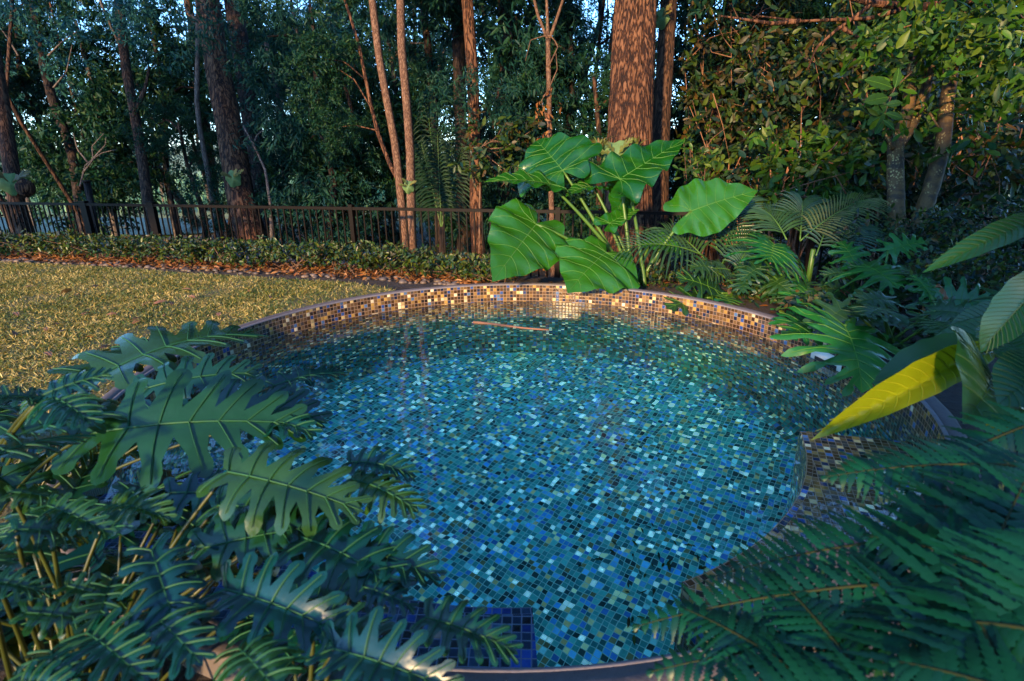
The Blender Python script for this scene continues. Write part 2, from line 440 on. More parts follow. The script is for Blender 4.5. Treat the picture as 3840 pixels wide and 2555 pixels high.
class MB:
    """gathers vertices and faces for ONE mesh"""

    def __init__(self):
        self.v, self.f, self.m, self.uv, self.n = [], [], [], [], 0

    def add(self, verts, faces, mat=0, uvs=None):
        verts = np.asarray(verts, float).reshape(-1, 3)
        self.v.append(verts)
        b = self.n
        for f in faces:
            self.f.append(tuple(int(i) + b for i in f))
            self.m.append(mat)
        if uvs is not None:
            self.uv.extend(uvs)
        self.n += len(verts)
        return self

    def tube(self, pts, radii, sides=8, mat=0, rough=0.0, seed=0, cap=True):
        pts = np.asarray(pts, float)
        n = len(pts)
        if np.isscalar(radii):
            radii = [radii] * n
        tg = np.gradient(pts, axis=0)
        tg /= np.linalg.norm(tg, axis=1)[:, None] + 1e-12
        ref = np.array([1.0, 0, 0]) if abs(tg[0][0]) < 0.9 else np.array([0, 1.0, 0])
        a = np.cross(tg[0], ref)
        a /= np.linalg.norm(a)
        rs = np.random.RandomState(seed)
        ang = np.linspace(0, 2 * PI, sides, endpoint=False)
        prof = 1 + rough * rs.randn(sides)
        V = []
        for i in range(n):
            a = a - tg[i] * (a @ tg[i])
            a /= np.linalg.norm(a) + 1e-12
            b = np.cross(tg[i], a)
            rr = radii[i] * (prof + (rough * 0.6 * rs.randn(sides) if rough else 0))
            V.append(pts[i] + np.cos(ang)[:, None] * a * rr[:, None] + np.sin(ang)[:, None] * b * rr[:, None])
        V = np.concatenate(V)
        F = []
        for i in range(n - 1):
            for j in range(sides):
                k = (j + 1) % sides
                F.append((i * sides + j, i * sides + k, (i + 1) * sides + k, (i + 1) * sides + j))
        if cap:
            F.append(tuple(range(sides))[::-1])
            F.append(tuple((n - 1) * sides + j for j in range(sides)))
        return self.add(V, F, mat)

    def box(self, c, size, mat=0, axes=None):
        c = np.asarray(c, float)
        ax = np.eye(3) if axes is None else np.asarray(axes, float)
        h = np.asarray(size, float) / 2
        V = [c + ax[0] * h[0] * x + ax[1] * h[1] * y + ax[2] * h[2] * z for z in (-1, 1) for y in (-1, 1) for x in (-1, 1)]
        return self.add(V, [(0, 2, 3, 1), (4, 5, 7, 6), (0, 1, 5, 4), (2, 6, 7, 3), (0, 4, 6, 2), (1, 3, 7, 5)], mat)

    def build(self, name, mats, parent=None, smooth=True):
        v = np.concatenate(self.v) if self.v else np.zeros((0, 3))
        if parent is not None:
            v = v - ORIG[parent.name]
        me = bpy.data.meshes.new(name)
        me.from_pydata(v.tolist(), [], self.f)
        if not isinstance(mats, (list, tuple)):
            mats = [mats]
        for m in mats:
            me.materials.append(m)
        if len(mats) > 1:
            me.polygons.foreach_set('material_index', self.m)
        if self.uv:
            l = me.uv_layers.new(name='UVMap')
            ud = np.array(self.uv, np.float32)
            li = np.empty(len(me.loops), np.int32)
            me.loops.foreach_get('vertex_index', li)
            l.data.foreach_set('uv', ud[li].ravel())
        if smooth:
            me.polygons.foreach_set('use_smooth', [True] * len(me.polygons))
        me.update()
        o = bpy.data.objects.new(name, me)
        COL.objects.link(o)
        if parent is not None:
            o.parent = parent
            ORIG[o.name] = ORIG[parent.name]
        else:
            ORIG[o.name] = np.zeros(3)
        return o


def quick_mesh(name, V, F, mat, parent=None, smooth=False):
    """big meshes from arrays; F is (n, k)"""
    V = np.asarray(V, np.float32)
    F = np.asarray(F, np.int32)
    if parent is not None:
        V = V - ORIG[parent.name].astype(np.float32)
    me = bpy.data.meshes.new(name)
    me.vertices.add(len(V))
    me.vertices.foreach_set('co', V.ravel())
    nf, k = F.shape
    me.loops.add(nf * k)
    me.loops.foreach_set('vertex_index', F.ravel())
    me.polygons.add(nf)
    me.polygons.foreach_set('loop_start', np.arange(0, nf * k, k, dtype=np.int32))
    try:
        me.polygons.foreach_set('loop_total', np.full(nf, k, np.int32))
    except Exception:
        pass
    if smooth:
        me.polygons.foreach_set('use_smooth', np.ones(nf, bool))
    me.materials.append(mat)
    me.update(calc_edges=True)
    me.validate()
    o = bpy.data.objects.new(name, me)
    COL.objects.link(o)
    if parent is not None:
        o.parent = parent
        ORIG[o.name] = ORIG[parent.name]
    else:
        ORIG[o.name] = np.zeros(3)
    return o


def unit(a):
    return a / (np.linalg.norm(a, axis=-1, keepdims=True) + 1e-12)


# leaf templates: x lateral, y along, z up; unit length and unit half width
def leaf_template(kind):
    if kind == 'diamond':
        return np.array([(0, 0, 0), (-1, .45, .35), (0, 1, 0), (1, .45, .35)], float), np.array([(0, 3, 2, 1)])
    if kind == 'lance':
        V = np.array([(0, 0, 0), (-.8, .3, .3), (0, .33, 0), (.8, .3, .3), (-.75, .62, .25), (0, .66, -.04), (.75, .62, .25), (0, 1, -.16)], float)
        F = np.array([(0, 2, 1, 1), (0, 3, 2, 2), (1, 2, 5, 4), (2, 3, 6, 5), (4, 5, 7, 7), (5, 6, 7, 7)])
        return V, F
    # oblong leaf, blunt tip, wavy edge
    V = np.array([(0, 0, 0), (-.45, .22, .15), (0, .22, 0), (.45, .22, .15), (-.95, .52, .32), (0, .5, .03), (1, .5, .22), (-.9, .8, .16), (0, .8, 0), (.85, .82, .3), (-.3, .99, .02), (0, 1.02, -.06), (.3, .98, .02)], float)
    F = np.array([(0, 2, 1, 1), (0, 3, 2, 2), (1, 2, 5, 4), (2, 3, 6, 5), (4, 5, 8, 7), (5, 6, 9, 8), (7, 8, 11, 10), (8, 9, 12, 11)])
    return V, F


def scatter_leaves(P, D, N, L, W, kind):
    """arrays of leaf bases, directions, normals, lengths, half widths -> (V, F) with quads only"""
    T, F = leaf_template(kind)
    D = unit(D)
    N = unit(N - D * (N * D).sum(1, keepdims=True))
    X = np.cross(D, N)
    V = (P[:, None, :] + X[:, None, :] * (T[None, :, 0:1] * W[:, None, None]) + D[:, None, :] * (T[None, :, 1:2] * L[:, None, None])
         + N[:, None, :] * (T[None, :, 2:3] * W[:, None, None]))
    n, k = len(P), len(T)
    FF = F[None] + (np.arange(n) * k)[:, None, None]
    return V.reshape(-1, 3), FF.reshape(-1, F.shape[1])


def fix_tris(F):
    """quads whose last two corners coincide are split off as triangles"""
    tri = F[:, 2] == F[:, 3]
    return F[~tri], F[tri][:, :3]


def leaf_mesh(name, P, D, N, L, W, kind, mat, parent=None):
    V, F = scatter_leaves(P, D, N, L, W, kind)
    if kind == 'diamond':
        return quick_mesh(name, V, F, mat, parent)
    q, t = fix_tris(F)
    # turn quads into triangles so one array holds all
    T3 = np.concatenate([t, q[:, [0, 1, 2]], q[:, [0, 2, 3]]])
    return quick_mesh(name, V, T3, mat, parent, smooth=True)


def foliage_arrays(rs, centres, per, spread, droop, l, w, up=0.5):
    """leaves in clumps: each clump hangs round its own twig"""
    n = len(centres) * per
    C = np.repeat(centres, per, 0)
    tw = unit(rs.randn(len(centres), 3) * [1, 1, 0.5] + [0, 0, -0.15])
    TW = np.repeat(tw, per, 0)
    tpos = rs.rand(n, 1) * 2 - 1
    P = C + TW * tpos * spread + rs.randn(n, 3) * spread * 0.28
    D = unit(rs.randn(n, 3) * 0.75 + TW * 0.5 + [0, 0, -droop])
    N = unit(rs.randn(n, 3) * 0.6 + [0, -0.25, up])
    k = rs.uniform(0.6, 1.25, n)
    return P, D, N, l * k, w * k * rs.uniform(0.8, 1.2, n)


# ------------------------------------------------------------------ terrain
def fence_s(x, y):
    return (y - (6.675 - 0.2993 * x)) / 1.044


def sstep(a, b, x):
    t = np.clip((x - a) / (b - a), 0, 1)
    return t * t * (3 - 2 * t)


def gz(x, y):
    x = np.asarray(x, float)
    y = np.asarray(y, float)
    s = fence_s(x, y)
    z = -0.07 + (-0.72) * sstep(-1.45, -0.1, s)
    z = z - 0.25 * sstep(0.5, 6, s)
    z = z + 4.0 * sstep(17, 75, s) + 0.03 * np.clip(s - 60, 0, 400)
    z = z + 0.04 * np.sin(x * 0.9 + 1) * np.cos(y * 0.7) * sstep(0.3, 3, s) * (1 - sstep(8, 10, s))
    return z


def build_ground():
    mb = MB()
    na = 180
    rads = list(np.linspace(PR + 0.06, 8, 60)) + list(np.geomspace(8.4, 420, 46))
    V, F = [], []
    for r in rads:
        for a in range(na):
            t = 2 * PI * a / na
            x, y = PCX + r * math.cos(t), PCY + r * math.sin(t)
            V.append((x, y, float(gz(x, y))))
    for i in range(len(rads) - 1):
        for a in range(na):
            b = (a + 1) % na
            F.append((i * na + a, i * na + b, (i + 1) * na + b, (i + 1) * na + a))
    mb.add(V, [f[::-1] for f in F])
    o = mb.build('ground', MT['ground'])
    props(o, kind='structure')


build_ground()

# lawn: between the pool, the far hedge and the left of the frame
LAWN_Z = -0.035
EDGE = [on_plane(*p, LAWN_Z)[:2] for p in ((-700, 965), (0, 985), (400, 1003), (700, 1026), (1000, 1045), (1300, 1062), (1475, 1086))]


def lawn_far(th):
    """distance of the far lawn edge from the pool centre in direction th"""
    best = None
    d = np.array([math.cos(th), math.sin(th)])
    c = np.array([PCX, PCY])
    for a, b in zip(EDGE[:-1], EDGE[1:]):
        e = b - a
        den = d[0] * -e[1] + d[1] * e[0]
        if abs(den) < 1e-9:
            continue
        w = a - c
        t = (w[0] * -e[1] + w[1] * e[0]) / den
        u = (d[0] * w[1] - d[1] * w[0]) / den
        if t > 0 and -0.02 <= u <= 1.02:
            best = t if best is None else min(best, t)
    return best


R_OUT = PR + 0.072


def lawn_sheet():
    V, F = [], []
    ths = np.linspace(rad(117.9), rad(219), 60)
    nr = 14
    for th in ths:
        far = lawn_far(th) or (R_OUT + 0.02 if th < rad(150) else 9.0)
        far = max(min(far, 9.5), R_OUT + 0.01)
        for k in range(nr):
            r = R_OUT + 0.004 + (far - R_OUT) * k / (nr - 1)
            V.append((PCX + r * math.cos(th), PCY + r * math.sin(th), LAWN_Z + 0.006 * math.sin(5 * r + th * 7)))
    for i in range(len(ths) - 1):
        for k in range(nr - 1):
            F.append((i * nr + k, i * nr + k + 1, (i + 1) * nr + k + 1, (i + 1) * nr + k))
    o = MB().add(V, [f[::-1] for f in F]).build('lawn', MT['lawn'])
    props(o, kind='structure')


lawn_sheet()


def lawn_blades():
    rs = np.random.RandomState(3)
    P = []
    while sum(len(p) for p in P) < 150000:
        n = 60000
        th = rs.uniform(rad(117.5), rad(212), n)
        rr = R_OUT + 0.01 + rs.rand(n) ** 0.75 * 5.0
        tab = np.linspace(rad(117.5), rad(212), 80)
        far = np.interp(th, tab, [min(lawn_far(t) or (R_OUT if t < rad(150) else 9.0), 9.5) for t in tab])
        ok = rr < far + rs.randn(n) * 0.03
        x, y = PCX + rr * np.cos(th), PCY + rr * np.sin(th)
        ok &= (np.abs(x / np.maximum(y, 0.05)) < 1.15) & (y > 0.6)
        P.append(np.stack([x[ok], y[ok], np.full(ok.sum(), LAWN_Z)], 1))
    P = np.concatenate(P)[:150000]
    n = len(P)
    # bare thatch shows in patches
    nz = np.sin(P[:, 0] * 7 + np.sin(P[:, 1] * 5)) * np.cos(P[:, 1] * 6.1 + P[:, 0] * 2)
    P = P[nz + rs.rand(n) * 1.6 > -0.1]
    n = len(P)
    D = unit(rs.randn(n, 3) * [1, 1, 0.4] + [0, 0, 0.3])
    L = rs.uniform(0.016, 0.044, n)
    W = rs.uniform(0.0014, 0.0030, n)
    N = unit(rs.randn(n, 3) + [0, -0.6, 0.4])
    o = leaf_mesh('lawn_grass', P, D, N, L, W, 'diamond', MT['grass'])
    props(o, kind='stuff')


lawn_blades()


# ------------------------------------------------------------------ pool
FLOOR_Z, COVE = -1.30, 0.12


def pool():
    t = thing('plunge_pool', (PCX, PCY, 0), 'round plunge pool lined with brown, blue and cream glass mosaic tiles', 'pool')
    na = 209
    # wall with a rounded foot
    prof = [(PR, 0.0)]
    for z in np.linspace(-0.06, FLOOR_Z + COVE, 14):
        prof.append((PR, z))
    for a in np.linspace(0, PI / 2, 7)[1:]:
        prof.append((PR - COVE * (1 - math.cos(a)), FLOOR_Z + COVE - COVE * math.sin(a)))
    s = [0.0]
    for p, q in zip(prof[:-1], prof[1:]):
        s.append(s[-1] + math.hypot(q[0] - p[0], q[1] - p[1]))
    V, F, UV = [], [], []
    for i, (r, z) in enumerate(prof):
        for a in range(na + 1):
            th = 2 * PI * a / na
            V.append((PCX + r * math.cos(th), PCY + r * math.sin(th), z))
            UV.append((a * 2.0, -s[i] / TILE + 100))
    w = na + 1
    for i in range(len(prof) - 1):
        for a in range(na):
            F.append((i * w + a, (i + 1) * w + a, (i + 1) * w + a + 1, i * w + a + 1)[::-1])
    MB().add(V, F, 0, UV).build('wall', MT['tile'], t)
    # floor, its grid turned against the view
    rf = PR - COVE
    V, F, UV = [], [], []
    ca, sa = math.cos(rad(34)), math.sin(rad(34))
    for k in range(9):
        for a in range(96):
            r = rf * k / 8
            x, y = r * math.cos(2 * PI * a / 96), r * math.sin(2 * PI * a / 96)
            V.append((PCX + x, PCY + y, FLOOR_Z))
            UV.append(((x * ca - y * sa) / TILE + 300.5, (x * sa + y * ca) / TILE + 300.5))
    for k in range(8):
        for a in range(96):
            b = (a + 1) % 96
            F.append((k * 96 + a, (k + 1) * 96 + a, (k + 1) * 96 + b, k * 96 + b))
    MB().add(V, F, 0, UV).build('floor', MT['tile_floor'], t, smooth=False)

    # curved benches
    def bench(name, a0, a1, ri, z, turn, mk='tile_bench'):
        mb = MB()
        n = 40
        ths = np.linspace(rad(a0), rad(a1), n)
        ca, sa = math.cos(rad(turn)), math.sin(rad(turn))
        ro = PR + 0.01

        def planar(x, y):
            return ((x * ca - y * sa) / TILE + 500.5, (x * sa + y * ca) / TILE + 500.5)
        V, UV, F = [], [], []
        for th in ths:                       # seat
            for r in (ri + TILE, ro):
                x, y = r * math.cos(th), r * math.sin(th)
                V.append((PCX + x, PCY + y, z))
                UV.append(planar(x, y))
        for i in range(n - 1):
            F.append((2 * i, 2 * i + 1, 2 * i + 3, 2 * i + 2))
        mb.add(V, F, 0, UV)
        V, UV, F = [], [], []                # one row of edge tiles, then the riser
        for th in ths:
            for j, (r, zz) in enumerate(((ri + TILE, z), (ri + 0.004, z), (ri, z - 0.004), (ri, FLOOR_Z + 0.001))):
                V.append((PCX + r * math.cos(th), PCY + r * math.sin(th), zz))
                UV.append((th * ri / TILE + 700, 100.0 - (0, 1, 1.1, 1.1 + (z - FLOOR_Z) / TILE)[j]))
        for i in range(n - 1):
            for j in range(3):
                F.append((4 * i + j, 4 * i + 4 + j, 4 * i + 5 + j, 4 * i + 1 + j))
        mb.add(V, F, 0, UV)
        for th, flip in ((ths[0], 1), (ths[-1], 0)):   # ends
            V, UV = [], []
            for r, zz in ((ri, z), (ro, z), (ro, FLOOR_Z + 0.001), (ri, FLOOR_Z + 0.001)):
                V.append((PCX + r * math.cos(th), PCY + r * math.sin(th), zz))
                UV.append((r / TILE + 900, zz / TILE + 900))
            mb.add(V, [(0, 1, 2, 3) if flip else (3, 2, 1, 0)], 0, UV)
        mb.build(name, MT[mk], t, smooth=False)
    bench('bench', -15.5, -68, 1.385, -0.34, 20)
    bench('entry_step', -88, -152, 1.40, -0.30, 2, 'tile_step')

    # pale strip and stone coping
    def ring(prof, name, mat, seg=160, gap=None):
        V, F = [], []
        for r, z in prof:
            for a in range(seg):
                th = 2 * PI * a / seg
                j = 0.0025 * math.sin(a * 1.7) * math.sin(a * 0.37 + r * 40)
                V.append((PCX + (r + (j if r > PR + 0.03 else 0)) * math.cos(th), PCY + (r + (j if r > PR + 0.03 else 0)) * math.sin(th), z))
        for i in range(len(prof) - 1):
            for a in range(seg):
                b = (a + 1) % seg
                F.append((i * seg + a, (i + 1) * seg + a, (i + 1) * seg + b, i * seg + b))
        MB().add(V, F).build(name, mat, t)
    ring([(PR - 0.002, -0.006), (PR - 0.002, 0.002), (PR + 0.008, 0.0045), (PR + 0.010, 0.003)], 'edge_trim', MT['trim'])
    ring([(PR + 0.008, -0.03), (PR + 0.010, 0.003), (PR + 0.06, 0.004), (PR + 0.070, 0.0), (PR + 0.073, -0.012), (PR + 0.075, -0.25)], 'coping', MT['coping'])
    # skimmer mouth on the right wall: white faceplate, opening shade painted as dark strip
    mb = MB()
    n = 10
    V, F = [], []
    ths = np.linspace(rad(12.5), rad(4.5), n)
    for th in ths:
        for r, z in ((PR - 0.001, -0.075), (PR - 0.010, -0.078), (PR - 0.010, -0.150), (PR - 0.001, -0.155)):
            V.append((PCX + r * math.cos(th), PCY + r * math.sin(th), z))
    for i in range(n - 1):
        for j in range(3):
            F.append((4 * i + j, 4 * i + 1 + j, 4 * i + 5 + j, 4 * i + 4 + j))
    mb.add(V, F)
    sk = mb.build('skimmer_plate', MT['white'], t)
    V, F = [], []
    for th in np.linspace(rad(11.4), rad(5.6), n):
        for z in (-0.120, -0.145):
            V.append((PCX + (PR - 0.0125) * math.cos(th), PCY + (PR - 0.0125) * math.sin(th), z))
    for i in range(n - 1):
        F.append((2 * i, 2 * i + 1, 2 * i + 3, 2 * i + 2))
    MB().add(V, F).build('slot_shade', MT['dark'], sk)


pool()

# water body: closed, its rim let into the wall
mb = MB()
seg = 96
V = []
for r, z in ((PR + 0.02, WATER_Z), (PR + 0.02, FLOOR_Z - 0.15)):
    for a in range(seg):
        V.append((PCX + r * math.cos(2 * PI * a / seg), PCY + r * math.sin(2 * PI * a / seg), z))
F = [tuple(range(seg)), tuple(range(2 * seg - 1, seg - 1, -1))]
for a in range(seg):
    b = (a + 1) % seg
    F.append((a, seg + a, seg + b, b))
mb.add(V, F)
props(mb.build('water', MT['water'], smooth=False), kind='structure')

# stick and leaves in the pool
st = MB()
a, b = on_plane(1775, 1211, WATER_Z), on_plane(2060, 1240, WATER_Z)
st.tube([a + (b - a) * k + np.array([0, 0.01 * math.sin(k * 7), 0.002]) for k in np.linspace(0, 1, 9)], [0.011 - 0.006 * k for k in np.linspace(0, 1, 9)], 7, rough=0.05)
props(st.build('floating_stick', MT['twig']), 'thin reddish stick floating on the water near the far wall', 'stick')
rs = np.random.RandomState(12)
n = 60
ang = rs.uniform(rad(-25), rad(-62), n)
rr = rs.uniform(0.55, 1.36, n) ** 0.8 * 1.0
P = np.stack([PCX + rr * np.cos(ang), PCY + rr * np.sin(ang), np.full(n, FLOOR_Z + 0.006)], 1)
o = leaf_mesh('sunken_leaf_debris', P, rs.randn(n, 3) * [1, 1, 0.03], np.tile([0, 0, 1.0], (n, 1)) + rs.randn(n, 3) * 0.12, rs.uniform(0.02, 0.06, n), rs.uniform(0.004, 0.009, n), 'lance', MT['olive'])
props(o, kind='stuff')


# ------------------------------------------------------------------ fence
FD = np.array([1 / 1.0438, -0.2993 / 1.0438, 0])
FN = np.array([0.2993 / 1.0438, 1 / 1.0438, 0])
RAIL_Z, BASE_Z = 0.42, -0.72


def fence_at(x):
    return np.array([x, 6.675 - 0.2993 * x, 0])


def fence():
    t = thing('pool_fence', fence_at(-2) + [0, 0, BASE_Z], 'long dark bronze metal pool fence with thin upright bars', 'fence')
    ax = np.array([FD, FN, [0, 0, 1]])
    x0, x1 = -9.2, 6.2
    ln = (x1 - x0) * 1.0438
    mid = fence_at((x0 + x1) / 2)
    MB().box(mid + [0, 0, RAIL_Z - 0.018], (ln, 0.045, 0.036), 0, ax).build('top_rail', MT['fence'], t, False)
    MB().box(mid + [0, 0, BASE_Z + 0.12], (ln, 0.030, 0.030), 0, ax).build('bottom_rail', MT['fence'], t, False)
    for x, w in ((-8.7, 0.06), (-6.42, 0.12), (-5.18, 0.12), (-2.04, 0.055), (0.55, 0.055), (3.1, 0.055), (5.6, 0.055)):
        c = fence_at(x)
        m = MB().box(c + [0, 0, (RAIL_Z + 0.02 + BASE_Z - 0.15) / 2], (w, 0.06, RAIL_Z + 0.02 - BASE_Z + 0.15), 0, ax)
        p = m.build('post', MT['fence'], t, False)
        MB().box(c + [0, 0, RAIL_Z + 0.024], (w + 0.008, 0.068, 0.012), 0, ax).build('post_cap', MT['fence'], p, False)
    n = int(ln / 0.1)
    rest = MB()
    k_ind = 0
    for k in range(n):
        x = x0 + (k + 0.5) * 0.1 / 1.0438
        c = fence_at(x)
        args = (c + [0, 0, (RAIL_Z - 0.036 + BASE_Z + 0.135) / 2], (0.016, 0.016, RAIL_Z - 0.036 - BASE_Z - 0.135), 0, ax)
        if k_ind < 97 and x > -7.2:
            MB().box(*args).build('baluster', MT['fence'], t, False)
            k_ind += 1
        else:
            rest.box(*args)
    props(rest.build('balusters', MT['fence'], t, False), kind='stuff')


fence()


# ------------------------------------------------------------------ large leaves
def smooth_env(t, p):
    return np.interp(t, *zip(*p))


def lobed(rs, n=8, W=0.42, y0=0.02, y1=0.86, a0=95, a1=38, inner=0.42, lw=0.5, env=((0, .62), (.25, 1), (.6, .92), (1, .5)), wavy=0.0, tipw=0.06):
    """outline (x, y) and veins of a leaf cut into finger lobes; unit length"""
    sides, veins = [], [[(0, 0), (0, 0.5), (0, 0.97)]]
    for s in (1, -1):
        pts = []
        axes = []
        for i in range(n):
            t = i / (n - 1)
            y = y0 + (y1 - y0) * t ** 0.9
            a = rad(a0 + (a1 - a0) * t ** 0.8 + rs.uniform(-3, 3))
            l = W * smooth_env(t, env) * rs.uniform(0.93, 1.06)
            axes.append((np.array([0, y]), np.array([math.sin(a), math.cos(a)]), l))
        for i, (A, d, l) in enumerate(axes):
            nn = np.array([-d[1], d[0]])      # towards the tip
            if nn[1] < 0:
                nn = -nn
            gap = np.linalg.norm((axes[i + 1][0] if i + 1 < n else np.array([0, 0.97])) - A)
            w = lw * gap * abs(d[0]) * 0.9 + 0.010
            if i == 0:
                pts.append(A + d * l * 0.22 - nn * w * 0.75)
            prof = [(.62, .78), (.8, .98), (.93, .72), (.99, .34)]
            lo, hi = [], []
            for k, (q, ww) in enumerate(prof):
                wv = wavy * w * rs.uniform(-1, 1)
                lo.append(A + d * l * q - nn * (w * ww + wv))
                hi.append(A + d * l * q + nn * (w * ww + wavy * w * rs.uniform(-1, 1)))
            pts += lo + [A + d * l * 1.02] + hi[::-1]
            if i + 1 < n:
                B, e, m = axes[i + 1]
                q = inner * rs.uniform(0.9, 1.1)
                pts.append((A + d * l * q + B + e * m * q) / 2)
            else:
                pts.append(np.array([tipw, (A + d * l * q)[1] + 0.02]) if False else A * 0.3 + np.array([tipw, 0.90]) * 0.7 + d * l * 0.18)
            veins.append([tuple(((A + d * l * k) * [s, 1])) for k in (0, .3, .62, .9)])
        pts.append(np.array([tipw * 0.7, 0.955]))
        sides.append([np.array([p[0] * s, p[1]]) for p in pts])
    out = [np.array([0.0, 0.0])] + sides[0] + [np.array([0, 1.0])] + sides[1][::-1]
    return out, veins


def ear_outline(rs, W=0.40, back=0.30, wavy=0.012, nv=7):
    """heart shaped elephant ear"""
    half = [(0.0, -0.015), (0.03, -0.10), (0.085, -0.215), (0.155, -back), (0.235, -back * 0.97), (0.315, -back * 0.72), (0.372, -0.09), (W, 0.05), (W * 0.985, 0.18), (W * 0.92, 0.31), (W * 0.80, 0.45), (W * 0.635, 0.59), (W * 0.46, 0.72), (W * 0.27, 0.84), (W * 0.11, 0.935)]
    ts = np.linspace(0, len(half) - 1, 46)
    hx = np.interp(ts, range(len(half)), [p[0] for p in half])
    hy = np.interp(ts, range(len(half)), [p[1] for p in half])
    for _ in range(2):
        hx[1:-1] = (hx[:-2] + hx[1:-1] * 2 + hx[2:]) / 4
        hy[1:-1] = (hy[:-2] + hy[1:-1] * 2 + hy[2:]) / 4
    sides, veins = [], [[(0, 0), (0, .3), (0, .65), (0, .97)]]
    for s in (1, -1):
        ph = rs.uniform(0, 6)
        k = 1 + wavy * 1.6 * np.sin(np.linspace(0, 2 * PI * 6.5, 46) + ph)
        sides.append([np.array([x * s * kk, y]) for x, y, kk in zip(hx, hy, k)])
        veins.append([(0, 0), (0.10 * s, -0.07), (0.19 * s, -0.16), (0.225 * s, -0.255)])
        veins.append([(0, 0), (0.15 * s, -0.03), (0.27 * s, -0.08), (0.35 * s, -0.14)])
        for i in range(nv):
            y = 0.0 + 0.76 * (i / (nv - 1)) ** 1.05
            lx = W * np.interp(y + 0.12, [-.1, .1, .3, .5, .7, .85, 1], [.9, .97, .9, .72, .45, .24, .05]) * 0.97
            veins.append([(0, y), (lx * .35 * s, y + .035), (lx * .7 * s, y + .085), (lx * s, y + .15)])
    out = [np.array([0.0, 0.0])] + sides[0][1:] + [np.array([0, 1.0])] + sides[1][1:][::-1]
    return out, veins


def long_outline(rs, W=0.16, wavy=0.02, nv=0, tip=1.0):
    n = 30
    t = np.linspace(0.0, 1, n)
    w = W * np.interp(t, [0, .05, .15, .35, .55, .75, .9, 1], [.03, .28, .66, .97, 1, .78, .38, 0])
    out = [np.array([w[i] * (1 + wavy * math.sin(i * 1.3)), t[i]]) for i in range(n)] + [np.array([-w[i] * (1 + wavy * math.cos(i * 1.1)), t[i]]) for i in range(n - 2, -1, -1)]
    veins = [[(0, 0), (0, .35), (0, .7), (0, .98)]]
    for i in range(nv):
        y = 0.06 + 0.80 * i / max(1, nv - 1)
        for s in (1, -1):
            lx = W * np.interp(y + .08, [0, .05, .15, .35, .55, .75, .9, 1], [.1, .4, .7, .97, 1, .78, .4, .1]) * .95
            veins.append([(0, y), (lx * .5 * s, y + .05), (lx * s, y + .12)])
    return out, veins


